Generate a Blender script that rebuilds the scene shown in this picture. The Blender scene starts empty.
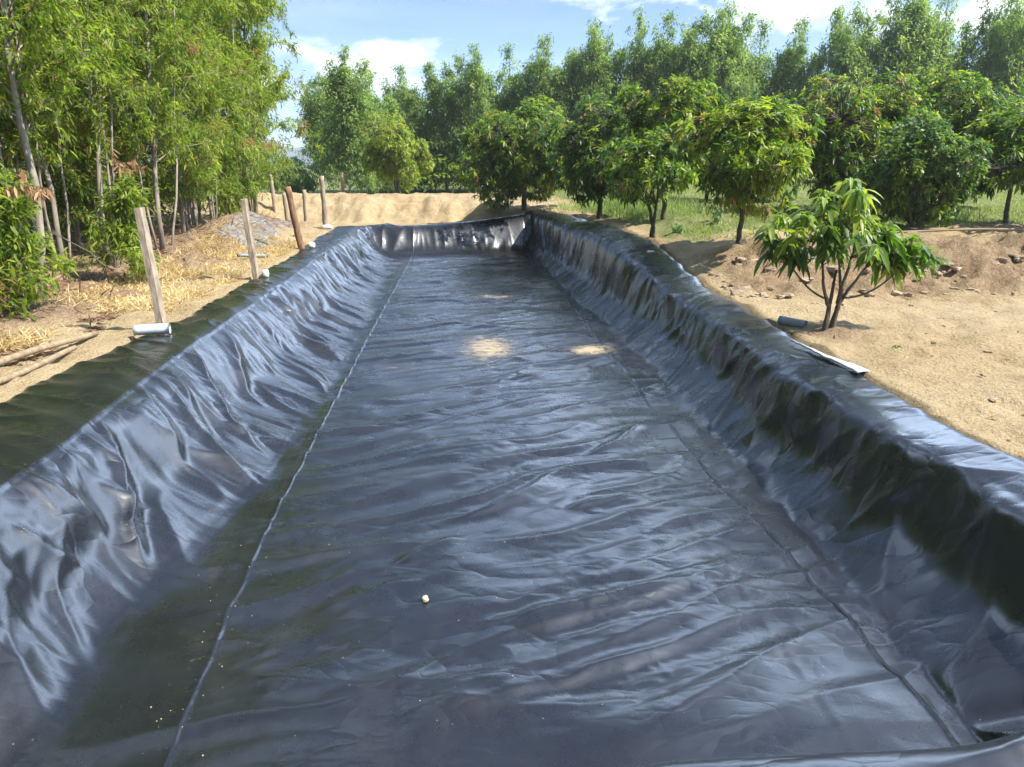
import bpy, math, random
import numpy as np
from mathutils import Vector

C = bpy.context.scene.collection
SC = bpy.context.scene
R = math.radians
rng = np.random.default_rng(11)
random.seed(11)

# ------------------------------------------------------------------ helpers
def smooth(a, b, x):
    t = np.clip((x - a) / (b - a), 0, 1)
    return t * t * (3 - 2 * t)

def perlin(x, y, seed=0):
    r = np.random.default_rng(seed)
    perm = r.permutation(256); perm = np.concatenate([perm, perm])
    ang = r.uniform(0, 2 * np.pi, 256); gx, gy = np.cos(ang), np.sin(ang)
    x = np.asarray(x, float); y = np.asarray(y, float)
    xi = np.floor(x).astype(int); yi = np.floor(y).astype(int)
    xf = x - xi; yf = y - yi
    u = xf ** 3 * (xf * (xf * 6 - 15) + 10); v = yf ** 3 * (yf * (yf * 6 - 15) + 10)
    def g(ix, iy, dx, dy):
        h = perm[perm[ix & 255] + (iy & 255)]
        return gx[h] * dx + gy[h] * dy
    n00 = g(xi, yi, xf, yf); n10 = g(xi + 1, yi, xf - 1, yf)
    n01 = g(xi, yi + 1, xf, yf - 1); n11 = g(xi + 1, yi + 1, xf - 1, yf - 1)
    return 1.5 * ((n00 * (1 - u) + n10 * u) * (1 - v) + (n01 * (1 - u) + n11 * u) * v)

def fbm(x, y, seed=0, octs=4, gain=.5):
    s = 0; a = 1.0
    for i in range(octs):
        s = s + a * perlin(x * 2 ** i, y * 2 ** i, seed + i); a *= gain
    return s

def mesh_from(name, verts, polys, mats=(), smooth_shade=False, attrs=None, colors=None, mat_idx=None):
    """polys: list of int arrays of shape (n,k)."""
    me = bpy.data.meshes.new(name)
    verts = np.asarray(verts, np.float32)
    polys = [np.asarray(p, np.int32) for p in polys if len(p)]
    me.vertices.add(len(verts)); me.vertices.foreach_set('co', verts.ravel())
    nl = sum(p.size for p in polys); npoly = sum(len(p) for p in polys)
    me.loops.add(nl); me.polygons.add(npoly)
    me.loops.foreach_set('vertex_index', np.concatenate([p.ravel() for p in polys]))
    tot = np.concatenate([np.full(len(p), p.shape[1], np.int32) for p in polys])
    st = np.concatenate([[0], np.cumsum(tot)[:-1]]).astype(np.int32)
    me.polygons.foreach_set('loop_start', st)
    try: me.polygons.foreach_set('loop_total', tot)
    except Exception: pass
    me.polygons.foreach_set('use_smooth', np.full(npoly, bool(smooth_shade)))
    if mat_idx is not None: me.polygons.foreach_set('material_index', np.asarray(mat_idx, np.int32))
    for m in mats: me.materials.append(m)
    for k, v in (attrs or {}).items():
        at = me.attributes.new(k, 'FLOAT', 'POINT'); at.data.foreach_set('value', np.asarray(v, np.float32).ravel())
    for k, v in (colors or {}).items():
        v = np.asarray(v, np.float32)
        if v.shape[1] == 3: v = np.concatenate([v, np.ones((len(v), 1), np.float32)], 1)
        at = me.attributes.new(k, 'FLOAT_COLOR', 'POINT'); at.data.foreach_set('color', v.ravel())
    me.update(calc_edges=True); me.validate()
    return me

def link(name, me, parent=None, loc=(0, 0, 0), rotz=0, scale=1):
    o = bpy.data.objects.new(name, me); C.objects.link(o)
    o.location = loc; o.rotation_euler = (0, 0, rotz)
    o.scale = (scale,) * 3 if not hasattr(scale, '__len__') else scale
    if parent: o.parent = parent
    return o

def tag(o, label=None, cat=None, group=None, kind=None):
    if label: o['label'] = label
    if cat: o['category'] = cat
    if group: o['group'] = group
    if kind: o['kind'] = kind
    return o

def empty(name, label, cat, loc, rotz=0, group=None, scale=1):
    o = link(name, None, None, loc, rotz, scale)
    o.empty_display_size = .2
    return tag(o, label, cat, group)

def copy_thing(root, loc, rotz, scale, label, group=None):
    r = root.copy(); C.objects.link(r); r.location = loc; r.rotation_euler = (0, 0, rotz)
    r.scale = (scale,) * 3 if not hasattr(scale, '__len__') else scale
    r['label'] = label
    if group: r['group'] = group
    for ch in list(root.children):
        c = ch.copy(); C.objects.link(c); c.parent = r
        for g in ch.children:
            d = g.copy(); C.objects.link(d); d.parent = c
    return r

class Geo:
    """collects tubes, boxes, blobs into one mesh"""
    def __init__(s): s.v = []; s.q = []; s.t = []; s.n = 0
    def add(s, v, q=None, t=None):
        if q is not None and len(q): s.q.append(np.asarray(q) + s.n)
        if t is not None and len(t): s.t.append(np.asarray(t) + s.n)
        s.v.append(np.asarray(v, float)); s.n += len(v)
    def tube(s, P, rad, k=6, cap=True, wob=0):
        P = np.asarray(P, float); n = len(P)
        rad = np.broadcast_to(np.asarray(rad, float), (n,))
        T = np.gradient(P, axis=0); T /= np.linalg.norm(T, axis=1)[:, None] + 1e-9
        ref = np.array([0, 0, 1.]) if abs(T[0, 2]) < .9 else np.array([1., 0, 0])
        A = np.cross(T, ref); A /= np.linalg.norm(A, axis=1)[:, None] + 1e-9
        B = np.cross(T, A)
        th = np.arange(k) * 2 * np.pi / k
        rr = rad[:, None] * (1 + (wob * rng.normal(size=(n, k)) if wob else 0))
        V = P[:, None] + rr[..., None] * (np.cos(th)[None, :, None] * A[:, None] + np.sin(th)[None, :, None] * B[:, None])
        V = V.reshape(-1, 3)
        i = np.arange(n - 1)[:, None] * k + np.arange(k)[None]; j = np.arange(n - 1)[:, None] * k + (np.arange(k)[None] + 1) % k
        q = np.stack([i, i + k, j + k, j], -1).reshape(-1, 4)
        t = []
        if cap:
            V = np.concatenate([V, P[:1], P[-1:]])
            c0, c1 = n * k, n * k + 1
            a = np.arange(k); b = (a + 1) % k
            t = np.concatenate([np.stack([np.full(k, c0), a, b], -1), np.stack([np.full(k, c1), (n - 1) * k + b, (n - 1) * k + a], -1)])
        s.add(V, q, t)
    def mesh(s, name, mats, smooth_shade=True, **kw):
        return mesh_from(name, np.concatenate(s.v), [np.concatenate(s.q) if s.q else [], np.concatenate(s.t) if s.t else []], mats, smooth_shade, **kw)

# ------------------------------------------------------------------ materials
def mat(name):
    m = bpy.data.materials.new(name); m.use_nodes = True
    nt = m.node_tree; nt.nodes.clear()
    out = nt.nodes.new('ShaderNodeOutputMaterial')
    return m, nt, out
def N(nt, t, **kw):
    n = nt.nodes.new(t)
    for k, v in kw.items():
        if k in n.inputs.keys() if isinstance(k, str) else False: n.inputs[k].default_value = v
        else: setattr(n, k, v)
    return n
def ramp(nt, fac, stops):
    r = nt.nodes.new('ShaderNodeValToRGB'); e = r.color_ramp.elements
    while len(e) < len(stops): e.new(.5)
    for el, (p, c) in zip(e, stops):
        el.position = p; el.color = (*c, 1) if len(c) == 3 else c
    nt.links.new(fac, r.inputs[0]); return r.outputs[0]
def noise(nt, vec, scale, detail=4, rough=.55, dist=0.0):
    n = nt.nodes.new('ShaderNodeTexNoise'); n.inputs['Scale'].default_value = scale
    n.inputs['Detail'].default_value = detail; n.inputs['Roughness'].default_value = rough; n.inputs['Distortion'].default_value = dist
    if vec is not None: nt.links.new(vec, n.inputs['Vector'])
    return n.outputs['Fac']
def math_(nt, op, a, b=None, c=None, clamp=False):
    n = nt.nodes.new('ShaderNodeMath'); n.operation = op; n.use_clamp = clamp
    for i, x in enumerate((a, b, c)):
        if x is None: continue
        if isinstance(x, (int, float)): n.inputs[i].default_value = x
        else: nt.links.new(x, n.inputs[i])
    return n.outputs[0]
def mixc(nt, fac, a, b, blend='MIX'):
    n = nt.nodes.new('ShaderNodeMix'); n.data_type = 'RGBA'; n.blend_type = blend
    for i, x in ((0, fac), (6, a), (7, b)):
        if isinstance(x, (int, float)): n.inputs[i].default_value = x
        elif isinstance(x, tuple): n.inputs[i].default_value = (*x, 1) if len(x) == 3 else x
        else: nt.links.new(x, n.inputs[i])
    return n.outputs[2]
def mapping(nt, vec, scale=(1, 1, 1), rot=(0, 0, 0)):
    n = nt.nodes.new('ShaderNodeMapping'); n.inputs['Scale'].default_value = scale; n.inputs['Rotation'].default_value = rot
    nt.links.new(vec, n.inputs['Vector']); return n.outputs[0]
def bump(nt, h, strength, dist=.02, prev=None):
    b = nt.nodes.new('ShaderNodeBump'); b.inputs['Strength'].default_value = strength; b.inputs['Distance'].default_value = dist
    nt.links.new(h, b.inputs['Height'])
    if prev: nt.links.new(prev, b.inputs['Normal'])
    return b.outputs[0]
def attr(nt, name):
    n = nt.nodes.new('ShaderNodeAttribute'); n.attribute_name = name; return n

def leaf_material(name, rough, trans, spec=.5, tint=(1.0, 1.15, .45)):
    m, nt, out = mat(name)
    a = attr(nt, 'leaf_color')
    p = nt.nodes.new('ShaderNodeBsdfPrincipled'); p.inputs['Roughness'].default_value = rough
    p.inputs['Specular IOR Level'].default_value = spec
    nt.links.new(a.outputs['Color'], p.inputs['Base Color'])
    t = nt.nodes.new('ShaderNodeBsdfTranslucent')
    nt.links.new(mixc(nt, 1.0, a.outputs['Color'], tuple(2.0 * x for x in tint), 'MULTIPLY'), t.inputs['Color'])
    mx = nt.nodes.new('ShaderNodeMixShader'); mx.inputs[0].default_value = trans
    nt.links.new(p.outputs[0], mx.inputs[1]); nt.links.new(t.outputs[0], mx.inputs[2])
    nt.links.new(mx.outputs[0], out.inputs[0])
    return m

def simple_material(name, c1, c2, scale, rough=.85, bstr=.5, bdist=.01, stretch=(1, 1, 1), detail=5, spec=.3):
    m, nt, out = mat(name)
    tc = nt.nodes.new('ShaderNodeTexCoord'); v = mapping(nt, tc.outputs['Object'], stretch)
    f = noise(nt, v, scale, detail, .6)
    col = ramp(nt, f, [(.3, c1), (.7, c2)])
    p = nt.nodes.new('ShaderNodeBsdfPrincipled'); p.inputs['Roughness'].default_value = rough
    p.inputs['Specular IOR Level'].default_value = spec
    nt.links.new(col, p.inputs['Base Color'])
    nt.links.new(bump(nt, noise(nt, v, scale * 2.5, 4), bstr, bdist), p.inputs['Normal'])
    nt.links.new(p.outputs[0], out.inputs[0]); return m

M = {}
M['mango_leaf'] = leaf_material('glossy_leaf', .45, .38, .4)
M['acacia_leaf'] = leaf_material('acacia_leaf', .55, .47, .3)
M['grass_blade'] = leaf_material('grass_blade', .6, .35, .3)
M['dry_leaf'] = leaf_material('dry_leaf', .75, .2, .2, (1, .9, .7))
M['bark_pale'] = simple_material('pale_bark', (.15, .12, .09), (.40, .35, .28), 9, .9, .6, .01, (1, 1, .25))
M['bark_brown'] = simple_material('brown_bark', (.055, .045, .032), (.165, .135, .098), 14, .9, .7, .01, (1, 1, .3))
M['post_wood'] = simple_material('weathered_post_wood', (.17, .125, .085), (.44, .36, .27), 9, .9, .9, .012, (1.5, 1.5, .35))
M['post_red'] = simple_material('reddish_rough_bark', (.10, .05, .03), (.30, .18, .10), 16, .95, .9, .012, (1.2, 1.2, .3))
M['pole_wood'] = simple_material('peeled_pole_wood', (.15, .11, .065), (.33, .25, .155), 8, .9, .4, .006, (.4, 2, 2))
M['pipe_pale'] = simple_material('pale_grey_plastic', (.36, .38, .38), (.60, .62, .62), 5, .55, .1, .003)
M['pipe_grey'] = simple_material('grey_plastic', (.19, .205, .20), (.31, .33, .32), 7, .45, .1, .003)
M['pipe_blue'] = simple_material('blue_green_plastic', (.13, .17, .17), (.24, .28, .28), 7, .5, .1, .003)
M['hose_black'] = simple_material('black_rubber', (.02, .02, .02), (.05, .045, .04), 12, .6, .1, .003)
M['stone'] = simple_material('soil_stone', (.20, .145, .095), (.40, .31, .21), 6, .95, .8, .01)
M['clod'] = simple_material('tan_clod', (.50, .38, .22), (.68, .56, .38), 30, .95, .6, .004)
M['sack'] = simple_material('white_sack', (.55, .55, .53), (.75, .75, .74), 20, .7, .6, .008)
M['hill'] = simple_material('forested_hill', (.035, .06, .03), (.07, .10, .05), .02, .95, .2, .5)

# liner ---------------------------------------------------------------
def liner_material():
    m, nt, out = mat('black_pond_liner')
    geo = nt.nodes.new('ShaderNodeNewGeometry'); pos = geo.outputs['Position']
    n1 = noise(nt, pos, 2.2, 4, .55); n2 = noise(nt, pos, 14, 3, .6)
    film = math_(nt, 'MULTIPLY', ramp(nt, n1, [(.35, (0, 0, 0)), (.7, (1, 1, 1))]), n2)
    base = mixc(nt, film, (.004, .005, .0075), (.009, .011, .016))
    fl = noise(nt, mapping(nt, pos, (1.2, .7, 1)), 1.6, 7, .68, .5)
    base = mixc(nt, ramp(nt, fl, [(.52, (0, 0, 0)), (.74, (.08, .08, .08))]), base, (.12, .11, .095))
    # soil specks
    vor = nt.nodes.new('ShaderNodeTexVoronoi'); vor.inputs['Scale'].default_value = 16; nt.links.new(pos, vor.inputs['Vector'])
    speck = math_(nt, 'MULTIPLY', math_(nt, 'LESS_THAN', vor.outputs['Distance'], .055),
                  math_(nt, 'GREATER_THAN', noise(nt, pos, 3.1, 3), .56))
    base = mixc(nt, math_(nt, 'MULTIPLY', speck, .8), base, (.26, .19, .11))
    # dried mud patches
    d = attr(nt, 'dust').outputs['Fac']
    dn = noise(nt, mapping(nt, pos, (1.3, 3.6, 1)), 6.0, 8, .8, 1.2)
    dm = math_(nt, 'MULTIPLY', d, ramp(nt, math_(nt, 'ADD', math_(nt, 'MULTIPLY', d, .24), dn), [(.66, (0, 0, 0)), (.73, (1, 1, 1))]), clamp=True)
    base = mixc(nt, math_(nt, 'MULTIPLY', dm, .85), base, (.42, .33, .20))
    p = nt.nodes.new('ShaderNodeBsdfPrincipled')
    nt.links.new(base, p.inputs['Base Color'])
    dull = math_(nt, 'MULTIPLY', dm, .45)
    nt.links.new(math_(nt, 'ADD', math_(nt, 'ADD', .46, math_(nt, 'MULTIPLY', n2, .12)), dull, clamp=True), p.inputs['Roughness'])
    p.inputs['Specular IOR Level'].default_value = .14
    p.inputs['Coat Weight'].default_value = 1.0; p.inputs['Coat IOR'].default_value = 1.62
    cr = math_(nt, 'ADD', math_(nt, 'ADD', .19, math_(nt, 'MULTIPLY', n1, .12)), math_(nt, 'MULTIPLY', n2, .06))
    nt.links.new(math_(nt, 'ADD', cr, dull, clamp=True), p.inputs['Coat Roughness'])
    w1 = noise(nt, mapping(nt, pos, (1.0, 2.2, 1.6), (0, 0, R(-22))), 4.2, 3, .5, .9)
    b = bump(nt, w1, .07, .03)
    # crinkles: straight little creases between flat facets
    dst = nt.nodes.new('ShaderNodeVectorMath'); dst.operation = 'ADD'
    nz = nt.nodes.new('ShaderNodeTexNoise'); nz.inputs['Scale'].default_value = 2.5; nt.links.new(pos, nz.inputs['Vector'])
    sc_ = nt.nodes.new('ShaderNodeVectorMath'); sc_.operation = 'SCALE'; sc_.inputs['Scale'].default_value = .35; nt.links.new(nz.outputs['Color'], sc_.inputs[0])
    nt.links.new(pos, dst.inputs[0]); nt.links.new(sc_.outputs[0], dst.inputs[1])
    for scl, st, di, rot, off in ((1.7, .30, .04, -28, 1.1), (5.0, .16, .014, 15, 2.3)):
        v = nt.nodes.new('ShaderNodeTexVoronoi'); v.feature = 'DISTANCE_TO_EDGE'; v.inputs['Scale'].default_value = scl
        nt.links.new(mapping(nt, dst.outputs[0], (.75, 1.7, 1.2), (0, 0, R(rot))), v.inputs['Vector'])
        mk = ramp(nt, noise(nt, mapping(nt, pos, (off / 2, off / 2, off / 2)), .9, 2), [(.40, (.05, .05, .05)), (.62, (1, 1, 1))])
        hgt = math_(nt, 'MULTIPLY', math_(nt, 'POWER', math_(nt, 'MINIMUM', math_(nt, 'MULTIPLY', v.outputs['Distance'], 2.2), 1.0), .7), mk)
        b = bump(nt, hgt, st, di, b)
    nt.links.new(b, p.inputs['Normal']); nt.links.new(b, p.inputs['Coat Normal'])
    nt.links.new(p.outputs[0], out.inputs[0]); return m
M['liner'] = liner_material()

def ground_material():
    m, nt, out = mat('soil_ground')
    geo = nt.nodes.new('ShaderNodeNewGeometry'); pos = geo.outputs['Position']
    big = noise(nt, pos, .5, 4, .6); mid = noise(nt, pos, 3.5, 6, .65); fine = noise(nt, pos, 28, 5, .7); grit = noise(nt, pos, 110, 3, .7)
    s = math_(nt, 'ADD', math_(nt, 'MULTIPLY', mid, .55), math_(nt, 'MULTIPLY', fine, .45))
    soil = ramp(nt, s, [(.30, (.25, .17, .085)), (.46, (.43, .315, .168)), (.70, (.53, .41, .235))])
    soil = mixc(nt, ramp(nt, big, [(.4, (0, 0, 0)), (.65, (.55, .55, .55))]), soil, (.51, .40, .245))
    damp = noise(nt, mapping(nt, pos, (1, .55, 1), (0, 0, R(25))), .9, 5, .62, .8)
    soil = mixc(nt, ramp(nt, damp, [(.50, (0, 0, 0)), (.66, (.42, .42, .42))]), soil, (.27, .185, .10))
    # cut bank: redder, stonier
    cut = ramp(nt, s, [(.3, (.14, .09, .048)), (.5, (.31, .215, .122)), (.72, (.45, .345, .21))])
    col = mixc(nt, attr(nt, 'cut').outputs['Fac'], soil, cut)
    lit = ramp(nt, fine, [(.3, (.11, .07, .045)), (.5, (.27, .18, .115)), (.7, (.42, .31, .21))])
    lm = math_(nt, 'MULTIPLY', attr(nt, 'litter').outputs['Fac'], ramp(nt, mid, [(.25, (.35, .35, .35)), (.5, (1, 1, 1))]))
    col = mixc(nt, lm, col, lit)
    gr = ramp(nt, s, [(.3, (.075, .10, .03)), (.5, (.17, .20, .06)), (.72, (.33, .30, .14))])
    gm = ramp(nt, math_(nt, 'ADD', attr(nt, 'grassy').outputs['Fac'], math_(nt, 'MULTIPLY', math_(nt, 'SUBTRACT', mid, .5), .9)), [(.35, (0, 0, 0)), (.6, (1, 1, 1))])
    col = mixc(nt, gm, col, gr)
    vor = nt.nodes.new('ShaderNodeTexVoronoi'); vor.inputs['Scale'].default_value = 9; nt.links.new(pos, vor.inputs['Vector'])
    peb = math_(nt, 'MULTIPLY', math_(nt, 'LESS_THAN', vor.outputs['Distance'], .16), math_(nt, 'GREATER_THAN', noise(nt, pos, 1.7, 3), .53))
    col = mixc(nt, math_(nt, 'MULTIPLY', peb, .5), col, (.22, .155, .095))
    p = nt.nodes.new('ShaderNodeBsdfPrincipled'); p.inputs['Roughness'].default_value = .95; p.inputs['Specular IOR Level'].default_value = .15
    nt.links.new(col, p.inputs['Base Color'])
    b = bump(nt, mid, .9, .11); b = bump(nt, fine, .9, .045, b); b = bump(nt, grit, .5, .006, b)
    b = bump(nt, peb, .5, .02, b)
    nt.links.new(b, p.inputs['Normal']); nt.links.new(p.outputs[0], out.inputs[0]); return m
M['ground'] = ground_material()

def net_material():
    m, nt, out = mat('grey_shade_net')
    tc = nt.nodes.new('ShaderNodeTexCoord'); geo = nt.nodes.new('ShaderNodeNewGeometry')
    f = noise(nt, geo.outputs['Position'], 9, 6, .7)
    w = noise(nt, mapping(nt, geo.outputs['Position'], (5.5, .8, 3), (0, 0, R(38))), 3.2, 4, .6, .3)
    s = math_(nt, 'ADD', math_(nt, 'MULTIPLY', f, .5), math_(nt, 'MULTIPLY', w, .5))
    col = ramp(nt, s, [(.38, (.05, .05, .052)), (.5, (.13, .12, .11)), (.62, (.30, .24, .165))])
    p = nt.nodes.new('ShaderNodeBsdfPrincipled'); p.inputs['Roughness'].default_value = .8
    nt.links.new(col, p.inputs['Base Color']); nt.links.new(bump(nt, s, .8, .03), p.inputs['Normal'])
    nt.links.new(p.outputs[0], out.inputs[0]); return m
M['net'] = net_material()

# ------------------------------------------------------------------ basin and terrain
I = np.interp
K_A = np.array([0, .15, 1.0, 1.68, 2.1, 2.5, 6.1, 6.65, 7.02, 7.5, 8.1, 8.25])
def keyX(Y):
    oL = I(Y, [1, 6, 8.3, 9.5, 16, 19.5, 25], [-3.62, -3.62, -3.52, -3.34, -3.37, -3.55, -3.65])
    cL = I(Y, [1, 5, 7, 12, 20, 25], [-2.72, -2.68, -2.80, -2.82, -2.86, -2.9])
    tL = I(Y, [1, 4.5, 6, 9, 14, 20, 24], [-2.2, -2.12, -1.85, -1.75, -1.8, -2.05, -2.2])
    sL = I(Y, [3, 5, 10, 22], [-1.34, -1.43, -1.42, -1.33])
    sR = I(Y, [3, 4.5, 6, 10, 22, 24.5], [2.27, 2.24, 2.14, 2.11, 2.2, 2.05])
    tR = I(Y, [1, 3, 5, 13, 15.5, 20, 24.5], [2.62, 2.62, 2.74, 2.72, 2.52, 2.46, 2.25])
    cR = I(Y, [1, 4, 5, 7, 9.5, 13.4, 17.5, 21, 24.5], [3.15, 3.08, 2.99, 3.04, 3.16, 3.05, 2.8, 2.62, 2.40])
    oR = I(Y, [3, 4.8, 6.4, 10, 15.5, 22, 24.8], [3.6, 3.47, 3.56, 3.76, 3.66, 3.3, 2.8])
    mL = cL + (tL - cL) * .52; mR = cR + (tR - cR) * .42
    return np.stack([oL - .1, oL, cL, mL, np.minimum(tL + .10, sL - .12), sL, sR, np.maximum(tR - .16, sR + .10), mR, cR, oR, oR + .1], -1)

def land(X, Y):
    """ground height without the pond"""
    X = np.asarray(X, float); Y = np.asarray(Y, float)
    wob = .25 * perlin(X * .7, Y * .2, 3) + .1 * perlin(X * 2.1, Y * .5, 4)
    near = .42 * smooth(10.9, 15, Y)
    terr = .60 * smooth(10.75, 12.35, Y + wob) + .06 * smooth(13, 40, Y)
    side = smooth(3.4, 5.4, X)
    zr = near * (1 - side) + terr * side
    # pit beyond the far end, with its spoil bank
    inpit = smooth(25.4, 26.6, Y) * (1 - smooth(29.0, 31.6, Y + .15 * X + wob * 2)) * smooth(-7.6, -6.2, X) * (1 - smooth(-.6, 1.2, X + wob))
    zl = -.45 * inpit
    bank = smooth(29.0, 31.6, Y + .15 * X + wob * 2) * (1 - smooth(33.5, 37, Y)) * (1 - smooth(.6, 3.2, X)) * smooth(-16, -9, X)
    zl = zl + .62 * bank
    heap = np.exp(-(((X - 1.25) / .95) ** 2 + ((Y - 27.2) / 1.9) ** 2)) * .62
    zl = zl + heap * (1 - bank)
    # left verge rises a little toward the grove
    zl = zl + .16 * smooth(-4.4, -6.2, X) * (1 - smooth(22, 27, Y))
    zl = zl + .55 * np.exp(-(((X + 5.3) / .75) ** 2 + ((Y - 19.6) / 3.4) ** 2))
    right = smooth(1.2, 3.0, X + smooth(16, 26, Y) * .3)
    z = zl * (1 - right) + np.maximum(zr, heap * .9) * right
    far = smooth(45, 120, Y)
    return z * (1 - far) + far * .6

def crest_near(X): return 1.90 + .15 * smooth(0, .7, X)
def crest_end(X): return 24.55 + .18 * X

def basin(X, Y):
    """liner base surface by plan position, vectorised over rows of constant Y"""
    K = keyX(Y)
    zo_L = land(K[..., 1], Y) + .02; zo_R = land(K[..., 10], Y) + .025
    zc_L = zo_L - .03; zc_R = zo_R - .10
    zf = np.full_like(zo_L, -.8)
    Z = np.stack([zo_L - .14, zo_L, zc_L, zc_L - .56, zf, zf, zf, zf, zf + .26, zc_R, zo_R, zo_R - .14], -1)
    return K, Z

def profile_z(X, K, Z):
    z = np.empty_like(X)
    for i in range(len(X)): z[i] = np.interp(X[i], K[i], Z[i])
    return z

def with_ends(X, Y, z, K, Z):
    u = np.clip((X - K[:, 2:3]) / (K[:, 9:10] - K[:, 2:3]), 0, 1)
    zr = Z[:, 2:3] * (1 - u) + Z[:, 9:10] * u - .10 * np.sin(np.pi * u) * smooth(22, 24, Y)
    fN = np.clip((Y - crest_near(X)) / .62, 0, 1); fE = np.clip((crest_end(X) - Y) / .62, 0, 1) ** 1.25
    f = fN * fE
    dep = np.maximum(zr + .8, .1); g = np.clip((zr - z) / dep, 0, 1)
    fr = 1 - np.minimum(1, np.sqrt((1 - g) ** 2 + (1 - f) ** 2))
    return np.where(z < zr, zr - dep * fr, z)

def gsm(A, sig, axis):
    k = int(3 * sig); w = np.exp(-.5 * (np.arange(-k, k + 1) / sig) ** 2); w /= w.sum()
    P = np.pad(A, [(k, k) if a == axis else (0, 0) for a in range(2)], mode='edge')
    out = np.zeros_like(A)
    for i, wi in enumerate(w):
        out += wi * (P[i:i + A.shape[0]] if axis == 0 else P[:, i:i + A.shape[1]])
    return out

def build_liner():
    a = np.arange(0, 8.2501, .0195)
    for c in (2.5, 6.1): a = np.sort(np.concatenate([a[np.abs(a - c) > .062], np.arange(c - .06, c + .0601, .006)]))
    Ys = [.5]
    while Ys[-1] < 25.9: Ys.append(Ys[-1] + max(.016, .016 + .0019 * (Ys[-1] - 3)))
    Ys = np.array(Ys); nr, nc = len(Ys), len(a)
    K, Z = basin(None, Ys)
    X = np.stack([np.interp(a, K_A, K[i]) for i in range(nr)])
    Y = np.repeat(Ys[:, None], nc, 1)
    z = np.stack([np.interp(a, K_A, Z[i]) for i in range(nr)])
    # roll the rims a little
    A2 = np.repeat(a[None], nr, 0)
    z += .03 * np.exp(-((A2 - .75) / .28) ** 2) + .03 * np.exp(-((A2 - 7.72) / .2) ** 2)
    z = with_ends(X, Y, z, K, Z)
    z -= .2 * smooth(0, .45, Y - crest_end(X) - .35)
    X = gsm(X, 4.0, 1); z = gsm(gsm(z, 4.0, 1), 3.0, 0)
    # small irregularity of the dug slopes
    wl = smooth(.9, 1.2, A2) * (1 - smooth(2.0, 2.4, A2)); wr = smooth(6.4, 6.75, A2) * (1 - smooth(7.45, 7.65, A2))
    X = X + .10 * (wl + wr) * perlin(A2 * .5, Y * .7, 21) + .05 * smooth(7.0, 7.5, A2) * perlin(A2 * .3 + 9, Y * .55, 22)
    X = X - .07 * (1 - smooth(.3, .9, A2)) * (perlin(A2 * .4, Y * .8, 23) + .4 * perlin(A2 * .4, Y * 2.7, 24))
    X = X + .05 * smooth(7.6, 8.1, A2) * perlin(A2 * .4, Y * 2.4, 25)
    # normals
    P = np.stack([X, Y, z], -1)
    da = np.gradient(P, axis=1); db = np.gradient(P, axis=0)
    n = np.cross(da, db); n /= np.linalg.norm(n, axis=-1)[..., None]
    flat = smooth(2.05, 2.5, A2) * (1 - smooth(6.35, 6.75, A2)) * smooth(2.6, 3.2, Y) * (1 - smooth(23.6, 24.2, Y))
    endw = smooth(23.5, 23.9, Y) * (1 - smooth(24.4, 25, Y)) * smooth(1.9, 2.4, A2) * (1 - smooth(6.4, 6.9, A2))
    rimL = 1 - smooth(.8, 1.1, A2); rimR = smooth(7.4, 7.7, A2)
    d = np.zeros_like(X)
    # floor swells and soft wrinkles running across, slightly diagonal
    wx = .2 * perlin(A2 * .9, Y * .9, 31); wy = .16 * perlin(A2 * .8 + 7, Y * .8, 32)
    q = Y - .42 * A2 + wy
    r1 = 1 - np.abs(perlin(A2 * .40 + wx, q * 1.9, 33)) * 1.8
    r2 = 1 - np.abs(perlin(A2 * .7 + wx * 1.4, q * 3.8, 34)) * 1.8
    fade = .75 + .6 * perlin(A2 * .45, Y * .4, 35)
    d += flat * (.030 * np.clip(r1, 0, 1) ** 1.4 + .009 * np.clip(r2, 0, 1) ** 2.0 * fade * (.05 + .8 * smooth(6, 11, Y)) + .018 * perlin(A2 * .9, Y * 1.15, 36) + .004 * perlin(A2 * 4, Y * 5, 37))
    tri = lambda v: np.sqrt((np.abs(v % 2 - 1) - .0) ** 2 + .003)
    d += flat * (.024 * tri(perlin(A2 * .30 + wx * .6, q * .85, 65) * 2.0) + .005 * tri(perlin(A2 * .55 + wx, q * 2.4, 66) * 2.2) * fade)
    # slope folds running down the walls
    d += wl * .06 * tri(perlin(A2 * .34 + .2 * wx, (Y + .45 * A2) * .95 + .3 * wy, 67) * 2.2) + wl * .007 * tri(perlin(A2 * .7, (Y + .3 * A2) * 2.7 + .4 * wx, 68) * 2.2)
    d += wr * .045 * tri(perlin(A2 * .45 + .3 * wx, (Y - .6 * A2) * .85 + .5 * wy, 69) * 2.0)
    s1 = 1 - np.abs(perlin(A2 * .55 + 3, (Y + .35 * A2) * 1.7 + .5 * perlin(A2 * 1.1, Y * 1.3, 40), 41)) * 1.9
    s2 = 1 - np.abs(perlin(A2 * .9 + 5, (Y + .5 * A2) * 3.6 + .6 * perlin(A2 * 1.6, Y * 1.7, 42), 43)) * 1.9
    d += wl * (.030 * np.clip(s1, 0, 1) ** 2.2 + .006 * np.clip(s2, 0, 1) ** 2 + .02 * perlin(A2 * 1.5, Y * 1.2, 44))
    t1 = 1 - np.abs(perlin(A2 * .8 + 3, (Y - .5 * A2) * 1.9 + .6 * perlin(A2 * 1.1, Y * 1.3, 45), 46)) * 1.9
    t2 = 1 - np.abs(perlin(A2 * 1.1 + 5, (Y - .3 * A2) * 4.2 + .6 * perlin(A2 * 1.6, Y * 1.7, 47), 48)) * 1.9
    wr2 = np.clip(wr + .5 * rimR, 0, 1)
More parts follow.
